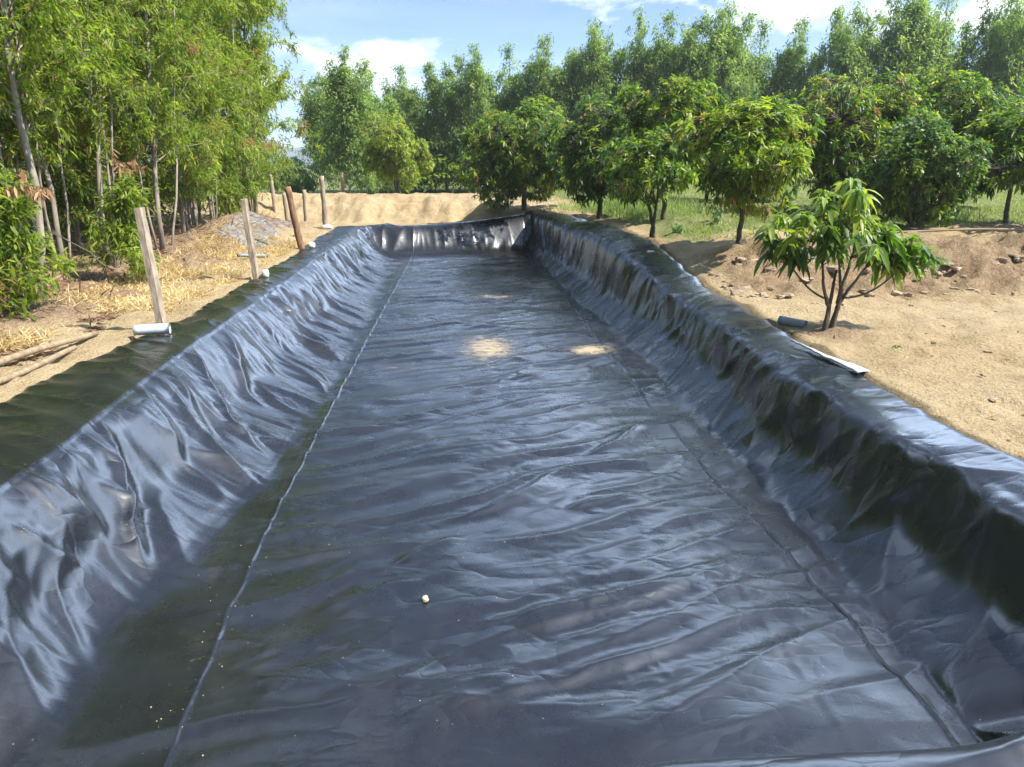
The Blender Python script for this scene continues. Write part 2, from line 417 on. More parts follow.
    d += wr2 * (.026 * np.clip(t1, 0, 1) ** 1.6 * (.5 + .5 * smooth(5, 9, Y)) + .014 * np.clip(t2, 0, 1) ** 1.8 * (.05 + .40 * smooth(6, 12, Y)) + .05 * (1 - smooth(5, 9, Y)) * perlin(A2 * .9 + 4, (Y - .6 * A2) * 1.1, 58) + .02 * perlin(A2 * 1.5, Y * 1.2, 49))
    e1 = 1 - np.abs(perlin((A2 + .25 * Y) * 2.4, Y * .8, 50)) * 1.9
    d += endw * (.028 * np.clip(e1, 0, 1) ** 2.0 * .35)
    d += rimL * (.022 * np.clip(1 - np.abs(perlin(A2 * .8, Y * 2.6 + A2, 52)) * 2, 0, 1) ** 2 + .012 * perlin(A2 * 1.4, Y * 1.6, 53))
    d += rimR * (.014 * perlin(A2 * 1.6, Y * 1.4, 54))
    # ---- single folds: (a0,Y0,a1,Y1,width,height)
    segs = []
    def XA(x, y):
        k = keyX(np.array(float(y))); return float(np.interp(x, k, K_A))
    for (x0, y0, x1, y1, w, h) in [(-.01, 5.41, .87, 6.2, .045, .034), (-.42, 4.68, -.05, 5.05, .045, .026), (.15, 4.05, 1.42, 4.28, .055, .040),
                                   (1.16, 6.66, 1.94, 7.5, .05, .034), (.85, 5.44, 1.39, 5.74, .045, .028), (.09, 8.72, 1.04, 9.9, .05, .024),
                                   (.68, 9.15, 2.04, 9.95, .06, .03), (-.9, 4.2, -.28, 4.42, .06, .02), (.5, 3.75, 1.34, 3.95, .05, .016),
                                   (-.6, 5.11, .1, 5.45, .06, .018), (-.38, 6.67, .58, 7.14, .05, .02), (-1.2, 3.6, .2, 3.42, .09, .025),
                                   (-1.1, 15.4, 1.2, 14.9, .09, .03), (-1.2, 17.6, 1.6, 18.1, .10, .035), (-1.0, 12.9, .6, 12.6, .08, .02), (-.2, 20.3, 2.0, 20.0, .10, .03)]:
        segs.append((XA(x0, y0), y0, XA(x1, y1), y1, w, h * 1.5))
    for (f0, y0, f1, y1, w, h) in [(.02, 7.9, .95, 6.9, .06, .085), (.1, 8.9, .8, 8.0, .06, .06), (.05, 5.55, .9, 4.75, .06, .085), (.05, 7.1, 1.05, 6.15, .05, .055),
                                   (.0, 4.55, .5, 4.75, .06, .05), (.4, 10.2, 1.05, 9.2, .06, .06), (.15, 3.95, .5, 3.95, .05, .035), (.2, 4.2, .6, 4.35, .05, .04),
                                   (.4, 11.2, 1.0, 10.3, .06, .05), (0, 6.5, .6, 6.0, .05, .05), (.3, 5.0, .7, 5.2, .05, .03)]:
        segs.append((1.0 + 1.1 * f0, y0, 1.0 + 1.1 * f1, y1, w, h))
    rs = np.random.default_rng(5)
    y = 11.0
    while y < 24:
        f0 = rs.uniform(-.1, .35); f1 = f0 + rs.uniform(.4, .8); dr = rs.uniform(.1, .9)
        segs.append((1 + 1.1 * f0, y, 1 + 1.1 * f1, y - dr, rs.uniform(.05, .10), rs.uniform(.04, .08))); y += rs.uniform(.35, .8)
    y = 3.2
    while y < 24:
        f0 = rs.uniform(-.2, .4); f1 = f0 + rs.uniform(.4, .8); dr = rs.uniform(-.1, .55)
        segs.append((7.5 - .85 * f0, y, 7.5 - .85 * f1, y + dr, rs.uniform(.04, .09), rs.uniform(.012, .04))); y += rs.uniform(.3, .7)
    for _ in range(110):
        yy = 3.2 + 20 * rs.random() ** 1.3; aa = rs.uniform(2.2, 6.2); L = rs.uniform(.35, 1.6); an = R(rs.uniform(-5, 50))
        segs.append((aa, yy, aa + L * math.cos(an), yy + L * math.sin(an), rs.uniform(.014, .04), rs.uniform(.004, .014)))
    for _ in range(26):                                            # right rim, across
        yy = rs.uniform(3, 22); aa = rs.uniform(7.4, 7.8); L = rs.uniform(.3, .6); an = R(rs.uniform(-50, 30))
        segs.append((aa, yy, aa + L * math.cos(an), yy + L * math.sin(an), rs.uniform(.03, .06), rs.uniform(.015, .035)))
    for _ in range(22):
        aa = rs.uniform(2, 6.6); L = rs.uniform(.4, .6)             # end wall
        segs.append((aa, 23.85, aa + rs.uniform(-.35, .35), 23.85 + L, rs.uniform(.05, .09), rs.uniform(.010, .024)))
    for aa in (6.3, 6.5, 6.75, 6.95, 2.2, 1.9):
        segs.append((aa, 23.5, aa + .15, 24.5, .09, .045))
    segs += [(7.62, 7.55, 7.98, 6.35, .05, .06)]                    # lifted flap near the young tree
    segs += [(6.55, 2.95, 7.4, 2.3, .08, .10), (5.4, 2.05, 7.2, 2.25, .12, .09), (6.2, 2.0, 6.9, 2.6, .08, .08)]
    for (a0, y0, a1, y1, w, h) in segs:
        m = 5 * w
        r0, r1_ = np.searchsorted(Ys, [min(y0, y1) - m, max(y0, y1) + m]); c0, c1 = np.searchsorted(a, [min(a0, a1) - m, max(a0, a1) + m])
        if r1_ <= r0 or c1 <= c0: continue
        aa = A2[r0:r1_, c0:c1]; yy = Y[r0:r1_, c0:c1]
        vx, vy = a1 - a0, y1 - y0; L = math.hypot(vx, vy); vx /= L; vy /= L
        t = ((aa - a0) * vx + (yy - y0) * vy) / L
        bend = .06 * L * np.sin(t * 3.0 + a0 * 5) + .02 * perlin(aa * 4, yy * 4, 60)
        u = (aa - a0) * -vy + (yy - y0) * vx + bend
        env = smooth(-.12, .22, t) * (1 - smooth(.7, 1.12, t))
        ww = w * (.7 + .8 * (1 - np.abs(2 * t - 1)).clip(0, 1))
        d[r0:r1_, c0:c1] += h * env * (np.exp(-np.sqrt(u ** 2 + .00012) / np.where(u > 0, ww * .75, ww * 1.5)) - .25 * np.exp(-((u - 2.2 * ww) / (1.2 * ww)) ** 2))
    # crinkled patches where the sheet was trodden
    for (x0, y0, sx, sy) in [(.72, 4.72, .25, .30), (.86, 4.15, .26, .25), (.95, 3.45, .26, .28), (.3, 6.3, .3, .4)]:
        w = np.exp(-((X - x0) / sx) ** 2 - ((Y - y0) / sy) ** 2)
        d += w * .005 * np.clip(1 - np.abs(perlin(A2 * 9 + perlin(A2 * 5, Y * 5, 64), Y * 8, 61)) * 2.2, 0, 1) ** 1.5
    # welded seams
    sw = .006 * perlin(Y * 1.3, Y * 0 + 3, 70) + .002 * perlin(Y * 4.1, Y * 0 + 8, 71)
    lip = lambda u, h, w: h * np.where(u < 0, np.exp(u / w), np.exp(-u / .006))
    k1 = .9 + .6 * np.clip(perlin(Y * 1.7, Y * 0, 72) + .3, 0, 1)
    d += lip(A2 - 2.5 - sw, .009, .03) * k1 * smooth(2.6, 3, Y) * (1 - smooth(24.6, 25, Y))
    d += lip(-(A2 - 6.1 - sw), .012, .02) * k1 * smooth(2.6, 3, Y) * (1 - smooth(24, 24.3, Y))
    d += lip(A2 - 2.16 - sw * .5, .005, .05) * (1 - smooth(7, 9, Y)); d += lip(-(A2 - 5.6 - sw * .6), .003, .05) * (1 - smooth(12, 15, Y))
    d += lip(A2 - 1.02 - 2 * sw, .012, .05)
    d *= smooth(.0, .25, A2) * (1 - smooth(8.0, 8.25, A2))
    P = P + n * d[..., None]
    global LINER
    LINER = (P[:, :, 0], Ys, P[:, :, 2])
    # dried mud
    dust = np.zeros_like(X)
    for (x0, y0, sx, sy, s) in [(.42, 11.0, .55, 1.1, 1.0), (1.9, 10.8, .45, .45, 1.05), (-.75, 10.0, .5, .22, .62), (.75, 15.6, .75, .55, .75), (1.0, 19.5, .6, .5, .5), (-1.36, 3.7, .25, .5, .35), (1.95, 24.0, .3, .4, .7)]:
        dust = np.maximum(dust, s * np.exp(-((X - x0) / sx) ** 2 - ((Y - y0) / sy) ** 2))
    root = empty('pond_liner', 'big black plastic sheet lining the long dug pond, wrinkled and glossy', 'pond liner', (0, 0, 0))
    cL = int(np.searchsorted(a, 2.515)); cR = int(np.searchsorted(a, 6.085))
    def part(name, c0, c1):
        V = P[:, c0:c1 + 1].reshape(-1, 3); w = c1 - c0 + 1
        i = (np.arange(nr - 1)[:, None] * w + np.arange(w - 1)[None]).ravel()
        q = np.stack([i, i + 1, i + w + 1, i + w], -1)
        me = mesh_from(name, V, [q], [M['liner']], True, {'dust': dust[:, c0:c1 + 1].ravel()})
        return link(name, me, root)
    tag(part('bank_sheet', 0, cL), 'sheet over the bank below the grove, pale with sky glare and deep folds')
    part('floor_sheet', cL, cR)
    tag(part('bank_sheet', cR, nc - 1), 'sheet over the shaded bank below the fruit trees')
    return root
build_liner()

def liner_z(x, y):
    i = int(np.argmin(np.abs(LINER[1] - y))); return float(LINER[2][i, int(np.argmin(np.abs(LINER[0][i] - x)))])

def build_ground():
    def axis(lo, hi, step, far_lo, far_hi):
        c = list(np.arange(lo, hi, step)); s = step
        while c[-1] < far_hi: s *= 1.16; c.append(c[-1] + s)
        s = step
        while c[0] > far_lo: s *= 1.16; c.insert(0, c[0] - s)
        return np.array(c)
    xs = axis(-8.5, 12.5, .075, -1500, 1500); ys = axis(.3, 36, .085, -60, 2500)
    X, Y = np.meshgrid(xs, ys)
    z = land(X, Y)
    K, Z = basin(None, ys)
    inside = (X > K[:, 1:2]) & (X < K[:, 10:11]) & (Y > .7) & (Y < crest_end(X) + .45)
    zb = None
    for dx in (-.16, 0, .16):
        for dy in (-.16, .16):
            w = with_ends(X + dx, Y + dy, profile_z(X + dx, K, Z), K, Z)
            zb = w if zb is None else np.minimum(zb, w)
    rim = np.minimum(np.minimum(X - K[:, 1:2], K[:, 10:11] - X), np.minimum(Y - .7, crest_end(X) + .45 - Y))
    nearf = smooth(60, 20, np.hypot(X, Y - 12))
    rough = fbm(X * 1.3, Y * 1.3, 80, 5, .55)
    cut = smooth(3.7, 4.6, X) * smooth(10.4, 11.0, Y) * (1 - smooth(12.2, 13.2, Y))
    clod = np.clip(fbm(X * 3.2, Y * 3.2, 90, 3), 0, 2)
    soft = .055 * rough + .03 * np.clip(np.abs(fbm(X * 1.9, Y * 1.9, 87, 3)) - .1, 0, 1) + .03 * np.clip(fbm(X * 4.5, Y * 4.5, 91, 2) - .1, 0, 2) + cut * (.10 * rough + .10 * clod + .13 * np.abs(fbm(X * 2.2, Y * 3.5, 95, 4)) - .05)
    far_pit = smooth(24.5, 26, Y) * (1 - smooth(1, 2.5, X))
    soft = soft + far_pit * .03 * rough + smooth(14, 16, Y) * smooth(3.5, 5, X) * .03 * rough
    verge = smooth(-3.9, -5, X)
    soft = soft + verge * .03 * rough
    z = z + soft * nearf * np.where(inside, 0, smooth(0, .35, np.maximum(np.abs(rim), 0)))
    z = np.where(inside, np.minimum(z, zb - .02 - .11 * smooth(0, .15, rim)), z)
    spill = np.where(inside, 0, np.exp(-(np.abs(rim) / .22) ** 2)) * ((Y > 1) & (Y < 25))
    z += spill * .05 * np.clip(.3 + fbm(X * 2.3, Y * 2.3, 85, 3), 0, 2)
    # mound of dark soil at the foot of the young tree
    z += .07 * np.exp(-((X - 4.16) ** 2 + (Y - 8.2) ** 2) / .05) * np.where(inside, 0, 1)
    pn = fbm(X * .35, Y * .35, 99, 3)
    grassy = smooth(13.6, 15.4, Y + .7 * pn - .25 * np.clip(X - 6, 0, 5)) * smooth(3.2, 4.4, X - smooth(22, 26, Y) * .2) * (.78 + .25 * pn)
    grassy = np.maximum(grassy, smooth(35.5, 39, Y + pn) * .8)
    grassy = np.maximum(grassy, smooth(-9, -14, X) * .3)
    litter = smooth(-4.0, -5.0, X + .5 * pn) * (1 - smooth(24, 27, Y)) * smooth(5, 8.5, Y + pn)
    litter = np.maximum(litter, .9 * np.exp(-((X - 4.16) ** 2 + (Y - 8.15) ** 2) / .12))
    w = len(xs)
    i = (np.arange(len(ys) - 1)[:, None] * w + np.arange(w - 1)[None]).ravel()
    q = np.stack([i, i + 1, i + w + 1, i + w], -1)
    me = mesh_from('ground', np.stack([X, Y, z], -1).reshape(-1, 3), [q], [M['ground']], True,
                   {'cut': np.clip(cut, 0, 1).ravel(), 'grassy': np.clip(grassy, 0, 1).ravel(), 'litter': np.clip(litter, 0, 1).ravel()})
    tag(link('ground', me), None, None, None, 'structure')
build_ground()
def gz(x, y): return float(land(np.array(float(x)), np.array(float(y))))

# ------------------------------------------------------------------ leaves
def leaf_verts(P, D, L, W, droop, kind, roll=None, r=None):
    """P,D (n,3); L,W (n,). returns verts, polys"""
    r = r or rng; n = len(P)
    D = D / (np.linalg.norm(D, axis=1)[:, None] + 1e-9)
    up = np.array([0, 0, 1.]) + r.normal(0, .45, (n, 3))
    S = np.cross(D, up); S /= np.linalg.norm(S, axis=1)[:, None] + 1e-9
    Nn = np.cross(S, D)
    dz = np.zeros((n, 3)); dz[:, 2] = -1
    def at(t, s, lift=0):
        q = P + D * (L * t)[:, None] + S * (W * s)[:, None] + Nn * (W * lift)[:, None]
        return q + dz * (droop * L * t * t)[:, None]
    T = lambda v: np.full(n, v)
    b = np.arange(n)
    if kind == 4:
        V = np.stack([at(T(0), T(0)), at(T(.45), T(-.5)), at(T(1.), T(0)), at(T(.45), T(.5))], 1).reshape(-1, 3)
        return V, [np.stack([b * 4, b * 4 + 1, b * 4 + 3], -1), np.stack([b * 4 + 1, b * 4 + 2, b * 4 + 3], -1)], 4
    if kind == 6:
        V = np.stack([at(T(0), T(0)), at(T(.35), T(-.48)), at(T(.35), T(.48)), at(T(.75), T(-.36)), at(T(.75), T(.36)), at(T(1.), T(0))], 1).reshape(-1, 3)
        k = b * 6
        return V, [np.stack([k + 1, k + 3, k + 4, k + 2], -1), np.stack([k, k + 1, k + 2], -1), np.stack([k + 3, k + 5, k + 4], -1)], 6
    V = np.stack([at(T(0), T(0)), at(T(.22), T(-.40), .12), at(T(.22), T(0)), at(T(.22), T(.40), .12),
                  at(T(.52), T(-.50), .14), at(T(.52), T(0)), at(T(.52), T(.50), .14),
                  at(T(.80), T(-.32), .10), at(T(.80), T(0)), at(T(.80), T(.32), .10), at(T(1.), T(0))], 1).reshape(-1, 3)
    k = b * 11
    Q = [(1, 4, 5, 2), (2, 5, 6, 3), (4, 7, 8, 5), (5, 8, 9, 6)]
    Tt = [(0, 1, 2), (0, 2, 3), (7, 10, 8), (8, 10, 9)]
    return V, [np.concatenate([np.stack([k + i for i in q], -1) for q in Q]), np.concatenate([np.stack([k + i for i in t], -1) for t in Tt])], 11

def lerp_col(stops, t):
    ps = [s[0] for s in stops]; cs = np.array([s[1] for s in stops])
    return np.stack([np.interp(t, ps, cs[:, i]) for i in range(3)], -1)

def leaf_mesh(name, P, D, L, W, droop, kind, col, material, r):
    V, polys, k = leaf_verts(P, D, L, W, droop, kind, r=r)
    return mesh_from(name, V, polys, [material], kind == 11, colors={'leaf_color': np.repeat(col, k, 0)})

def unit(v): return v / (np.linalg.norm(v, axis=-1, keepdims=True) + 1e-9)

ACACIA = [(0, (.055, .092, .018)), (.35, (.14, .195, .026)), (.7, (.23, .27, .04)), (1, (.31, .33, .075))]
MANGO = [(0, (.020, .054, .013)), (.35, (.055, .118, .018)), (.7, (.15, .215, .024)), (1, (.26, .30, .036))]

def acacia(seed, H, low, nbr, nleaf, leaf, spread, kind=6, stops=ACACIA, dry=.03, rad=.011, multi=False):
    """returns (trunk mesh, crown mesh) of a slender acacia H metres tall"""
    r = np.random.default_rng(seed)
    g = Geo(); n = 16; t = np.linspace(0, 1, n)
    wob = np.stack([np.cumsum(r.normal(0, .009, n)), np.cumsum(r.normal(0, .009, n)), np.zeros(n)], -1) * H * .5
    lean = r.normal(0, .016, 2)
    tr = np.stack([lean[0] * t * H, lean[1] * t * H, t * H], -1) + wob; tr[0] = (0, 0, -.15)
    r0 = rad * H
    g.tube(tr, r0 * (1.0 - .88 * t) * (1 + .25 * np.exp(-t * 30)), 7, wob=.05)
    for k in range(2 if kind == 6 and H > 4 else 0):                 # further thin stems from the same foot
        a_ = r.uniform(0, 6.3); o_ = np.array([math.cos(a_), math.sin(a_), 0]) * r.uniform(.12, .35)
        tt = np.linspace(0, 1, 9)[:, None]
        st = np.array([[0, 0, -.15]]) + o_ * (.5 + tt * 2.2) + np.array([0, 0, 1]) * tt * H * r.uniform(.45, .62) + np.cumsum(r.normal(0, .03, (9, 3)), 0)
        g.tube(st, r0 * .55 * np.linspace(1, .3, 9), 6, wob=.05)
    P, D, G = [], [], []
    nodes = []
    for i in range(nbr):
        u = low + (1 - low) * ((i + r.random()) / nbr) ** .95
        base = np.array([np.interp(u, t, tr[:, k]) for k in range(3)])
        az = i * 2.4 + r.normal(0, .5); el = R(r.uniform(20, 60)) + .35 * u if kind == 6 else R(r.uniform(22, 50)) + .95 * u ** 1.5
        rel = (u - low) / (1 - low)
        Lb = spread * (1.0 - (.58 if kind == 6 else .48) * rel ** 2.4) * r.uniform(.4, 1.2) * min(1, .55 + rel * 3)
        d0 = np.array([math.cos(az) * math.cos(el), math.sin(az) * math.cos(el), math.sin(el)])
        s = np.linspace(0, 1, 6)[:, None]
        br = base + d0 * Lb * s + np.array([0, 0, (-.28 if kind == 6 else -.08) * Lb]) * s ** 2.2 + np.cumsum(r.normal(0, .03 * Lb, (6, 3)), 0) * s
        rb = max(.006, r0 * .34 * (1 - .75 * u))
        g.tube(br, rb * (1 - .8 * s[:, 0]), 4, cap=False)
        for j in range(7 if kind == 6 else 16):
            v = r.uniform(.22, 1.0); b0 = np.array([np.interp(v, s[:, 0], br[:, k]) for k in range(3)])
            dd = unit(d0 * .6 + r.normal(0, .6, 3) + np.array([0, 0, .05])); Lt = r.uniform(.25, .6) * (.5 + .5 * spread / 1.5)
            nodes.append((b0, dd, Lt, rb * .3))
    if kind == 4:                                                    # airy crown: foliage gathers in uneven upright sprays
        q = r.uniform(0, 1, 24) ** .8; hh = low + (1 - low) * q; a_ = np.arange(24) * 2.4 + r.normal(0, .6, 24)
        rr = spread * r.uniform(.12, .78, 24) * (1 - .82 * q ** 1.5)
        ctr = np.stack([np.interp(hh, t, tr[:, 0]) + rr * np.cos(a_), np.interp(hh, t, tr[:, 1]) + rr * np.sin(a_), hh * H], -1)
        sz = r.uniform(.55, 1.0, (24, 1)) * np.array([[.62, .62, 1.25]]) * (H / 10)
        nodes = [n_ for n_ in nodes if ((((n_[0] - ctr) / sz) ** 2).sum(1)).min() < r.uniform(.6, 1.9)]
    for (b0, dd, Lt, rb) in nodes:
        e = b0 + dd * Lt + np.array([0, 0, -.12 * Lt])
        g.tube(np.stack([b0, (b0 + e) / 2 + r.normal(0, .02, 3), e]), [rb, rb * .7, rb * .35], 3, cap=False)
        m = int(nleaf * r.uniform(.6, 1.4) * (1 if kind == 6 else 1.05 - .62 * np.clip(e[2] / H, 0, 1.1)))
        s = r.uniform(.05, 1.05, m)[:, None]
        P.append(b0 + (e - b0) * s + r.normal(0, .045 if kind == 6 else .13, (m, 3))); D.append(unit(dd * .5 + r.normal(0, .7, (m, 3)) + np.array([0, 0, -.45])))
        G.append(np.full(m, r.normal(0, .16)))
    P = np.concatenate(P); D = np.concatenate(D); G = np.concatenate(G); m = len(P)
    L = leaf * r.uniform(.65, 1.25, m)
    tone = np.clip(.45 + G + r.normal(0, .17, m), 0, 1)
    col = lerp_col(stops, tone) * r.uniform(.85, 1.15, (m, 1))
    dm = (r.random(m) < dry) | (G < -.33)
    col[dm] = np.array([.20, .115, .055]) * r.uniform(.7, 1.4, (dm.sum(), 1))
    trunk = g.mesh('trunk', [M['bark_pale']])
    crown = leaf_mesh('crown', P, D, L, L * (r.uniform(.17, .26, m) if kind == 6 else r.uniform(.26, .38, m)), r.uniform(.0, .35, m), kind, col, M['acacia_leaf'], r)
    return trunk, crown

def feathery_acacia(seed, H, spread, nspray, leaf, stops):
    """a tall acacia with ascending limbs of different reach, leaves gathered in loose sprays along them"""
    r = np.random.default_rng(seed); g = Geo(); n = 14; t = np.linspace(0, 1, n)
    tr = np.stack([np.cumsum(r.normal(0, .05, n)), np.cumsum(r.normal(0, .05, n)), t * H * .93], -1); tr[0] = (0, 0, -.15)
    g.tube(tr, .075 * (1 - .85 * t), 6)
    limbs = [tr[3:]]
    K = 17
    for k in range(K):
        u0 = .06 + .55 * (k / K) + r.uniform(-.03, .05); b = np.array([np.interp(u0, t, tr[:, i]) for i in range(3)])
        az = k * 2.4 + r.normal(0, .4); rad = spread * r.uniform(.35, 1.0) * (1 - .45 * k / K)
        top = min(H * (u0 + r.uniform(.22, .48)), H * (1.0 - .22 * (rad / spread)) * r.uniform(.8, 1.0))
        tip = np.array([tr[-1, 0] * u0 + rad * math.cos(az), tr[-1, 1] * u0 + rad * math.sin(az), max(top, b[2] + .5)])
        mid = np.array([b[0] + (tip - b)[0] * .72, b[1] + (tip - b)[1] * .72, b[2] + (tip - b)[2] * .35])
        q = np.linspace(0, 1, 8)[:, None]
        c = (1 - q) ** 2 * b + 2 * q * (1 - q) * mid + q ** 2 * tip + np.cumsum(r.normal(0, .03, (8, 3)), 0) * q
        g.tube(c, .032 * (1 - .8 * q[:, 0]), 4, cap=False); limbs.append(c)
    P, D, G = [], [], []
    for li, c in enumerate(limbs):
        m_ = nspray if li else int(nspray * 1.3)
        for _ in range(m_):
            s_ = r.uniform(.12, 1.02); q = np.linspace(0, 1, len(c))
            p = np.array([np.interp(s_, q, c[:, i]) for i in range(3)])
            w = .52 * (1.05 - .75 * s_ ** 1.5)
            o = r.normal(0, 1, 3) * np.array([w, w, w * .7]); e = p + o
            g.tube(np.stack([p, e]), [.008, .004], 3, cap=False)
            k = int(r.uniform(18, 52)); sg = r.uniform(.08, .19)
            P.append(e + r.normal(0, 1, (k, 3)) * sg * np.array([1, 1, 1.3])); D.append(unit(unit(o) * .4 + r.normal(0, .7, (k, 3)) + np.array([0, 0, -.35]))); G.append(np.full(k, r.normal(0, .17)))
    P = np.concatenate(P); D = np.concatenate(D); G = np.concatenate(G); m = len(P)
    k = P[:, 2] > .25; P, D, G = P[k], D[k], G[k]; m = len(P)
    L = leaf * r.uniform(.65, 1.25, m)
    col = lerp_col(stops, np.clip(.45 + G + r.normal(0, .16, m), 0, 1)) * r.uniform(.85, 1.15, (m, 1))
    return g.mesh('trunk', [M['bark_pale']]), leaf_mesh('crown', P, D, L, L * r.uniform(.26, .38, m), r.uniform(0, .35, m), 4, col, M['acacia_leaf'], r)

def mango(seed, H, rx, rz, zc, nros, nleaf, leaf, stems=1, kind=6, stops=MANGO, flush=.12, shift=(0, 0), lobes=20, tone0=.48, rtrunk=.05, wl=.25, lean=(0, 0), pink=.03):
    """crown centred at height zc with radii rx, rz; leaves in drooping rosettes"""
    r = np.random.default_rng(seed); g = Geo()
    cen = np.array([shift[0], shift[1], zc])
    fork = max(.18, min(zc - rz * .55, H * .34))
    limbs = []
    nl = 6 + stems
    fz = np.linspace(-.85, .98, lobes); fa = np.arange(lobes) * 2.39996 + r.uniform(0, 6)
    lob_dir = unit(np.stack([np.sqrt(1 - fz ** 2) * np.cos(fa), np.sqrt(1 - fz ** 2) * np.sin(fa), fz], -1) + r.normal(0, .22, (lobes, 3)))
    lob_c = cen + lob_dir * np.array([rx, rx, rz]) * r.uniform(.42, .86, (lobes, 1))
    lob_r = r.uniform(.2, .46, lobes)
    for s in range(stems):
        b = np.array([r.normal(0, .08) * (stems > 1), r.normal(0, .08) * (stems > 1), -.12])
        f = np.array([lean[0] + r.normal(0, .12) * (stems > 1), lean[1] + r.normal(0, .1) * (stems > 1), fork])
        tt = np.linspace(0, 1, 6)[:, None]
        g.tube(b + (f - b) * tt + r.normal(0, .012, (6, 3)) * np.sin(tt * 3.1), np.linspace(rtrunk * 1.25, rtrunk * .85, 6), 8, wob=.06)
        for k in range(nl):
            tgt = lob_c[lobes - 1 - (k * 2 + s * 3) % max(1, int(lobes * .75))] + np.array([0, 0, -.1 * rz])
            tt = np.linspace(0, 1, 7)[:, None]
            mid = (f + tgt) / 2 + np.array([(tgt - f)[0] * .15, (tgt - f)[1] * .15, -.08 * rz])
            c = (1 - tt) ** 2 * f + 2 * tt * (1 - tt) * mid + tt ** 2 * tgt
            c[1:] += r.normal(0, .02, (6, 3))
            g.tube(c, rtrunk * np.linspace(.55, .14, 7), 5, cap=False); limbs.append(c)
    nodes = np.concatenate(limbs)
    # rosette places
    R0 = []
    while len(R0) < nros:
        i = r.integers(lobes); v = unit(r.normal(0, 1, 3)); rr = r.uniform(.55, 1.0) ** .5
        p = lob_c[i] + v * np.array([rx, rx, rz]) * lob_r[i] * rr
        e = np.linalg.norm((p - cen) / np.array([rx, rx, rz]))
        if e > 1.2 or p[2] < .15: continue
        if e < .4 and r.random() < .6: continue
        R0.append(p)
    R0 = np.array(R0)
    out = unit((R0 - cen) / np.array([rx, rx, rz]) ** 1.0 + np.array([0, 0, .25]))
    near = np.argmin(((R0[:, None] - nodes[None]) ** 2).sum(-1), 1)
    for p, k, o in zip(R0, near, out):
        q = nodes[k]; m_ = (p + q) / 2 + np.array([0, 0, -.04]) + r.normal(0, .03, 3)
        g.tube(np.stack([q, m_, p]), [rtrunk * .14, rtrunk * .11, rtrunk * .07], 3, cap=False)
    m = nros * nleaf
    idx = np.repeat(np.arange(nros), nleaf)
    th = r.uniform(0, 2 * np.pi, m); O = out[idx]
    ref = np.where(np.abs(O[:, 2:3]) < .9, [[0, 0, 1.]], [[1., 0, 0]])
    A = unit(np.cross(O, ref)); B = np.cross(O, A)
    side = np.cos(th)[:, None] * A + np.sin(th)[:, None] * B
    D = unit(side * r.uniform(.6, 1.1, (m, 1)) + O * r.uniform(.0, .8, (m, 1)) + np.array([0, 0, -.12]))
    P = R0[idx] - O * r.uniform(0, .5, (m, 1)) * leaf * .8 + r.normal(0, .01, (m, 3))
    L = leaf * r.uniform(.6, 1.2, m)
    gt = r.normal(0, .13, nros)
    fl = r.random(nros) < flush
    gt = np.where(fl, .5 + .1 * r.random(nros), gt)
    tone = np.clip(tone0 + gt[idx] + r.normal(0, .10, m), 0, 1)
    col = lerp_col(stops, tone) * r.uniform(.85, 1.15, (m, 1))
    pk = (r.random(nros) < pink)[idx]
    col[pk] = np.array([.30, .19, .075]) * r.uniform(.7, 1.3, (pk.sum(), 1))
    trunk = g.mesh('trunk', [M['bark_brown']])
    crown = leaf_mesh('crown', P, D, L, L * wl * r.uniform(.85, 1.15, m), r.uniform(.1, .5, m), kind, col, M['mango_leaf'], r)
    return trunk, crown

def tree(name, label, cat, loc, meshes, group, rotz=0, scale=1):
    root = empty(name, label, cat, loc, rotz, group, scale)
    link('trunk', meshes[0], root); link('crown', meshes[1], root)
    return root

# ------------------------------------------------------------------ left grove
GROVE = 'acacia trees of the dense grove beside the pond'
protoA = [acacia(100 + i, H, low, nbr, nl, .125, sp, 6, dry=.05, rad=.0047) for i, (H, low, nbr, nl, sp) in enumerate(
    [(10.0, .15, 94, 52, 1.9), (9.2, .17, 90, 52, 1.7), (11.0, .18, 94, 54, 2.0), (8.6, .06, 94, 50, 1.8), (10.4, .14, 96, 52, 1.8)])]
used = {}
def place(protos, key, name, cat, i, x, y, rz, sc, label, group, dz=0):
    k = (key, i)
    loc = (x, y, gz(x, y) + dz)
    if k not in used:
        used[k] = tree(name, label, cat, loc, protos[i], group, rz, sc); return used[k]
    return copy_thing(used[k], loc, rz, sc, label, group)

front = [
    (-5.45, 10.3, 2, 1.0, 'tall pale grey trunked acacia standing closest to the two wooden poles'),
    (-6.3, 12.9, 0, .95, 'acacia with a thin twin stem just behind the pale trunk near the poles'),
    (-5.75, 13.3, 2, .92, 'acacia with a darker leaning trunk directly behind the pale square topped fence post'),
    (-5.7, 15.6, 0, 1.0, 'slim acacia whose lower branches hang over the pale fence post beside the liner'),
    (-5.95, 17.6, 3, 1.0, 'leafy acacia rising between the pale post and the thin leaning post'),
    (-6.2, 19.2, 3, 1.05, 'slender acacia with bare lower stem behind the dry grass strip'),
    (-6.35, 21.0, 3, 1.1, 'bright acacia standing next to the upper end of the dry grass strip'),
    (-6.35, 23.2, 3, 1.15, 'yellow green acacia with leaves down to the ground beside the grey netting'),
    (-6.3, 25.4, 3, 1.3, 'last acacia of the grove, its crown against the open sky'),
    (-6.9, 27.6, 4, 1.2, 'acacia at the end of the grove behind the thin posts of the empty pit'),
]
for x, y, i, s, lab in front: place(protoA, 'A', 'acacia_tree', 'tree', i, x, y, rng.uniform(0, 6.3), s, lab, GROVE)
INNER = 'thin trunked acacia deep inside the grove, mostly hidden by the trees at its edge'
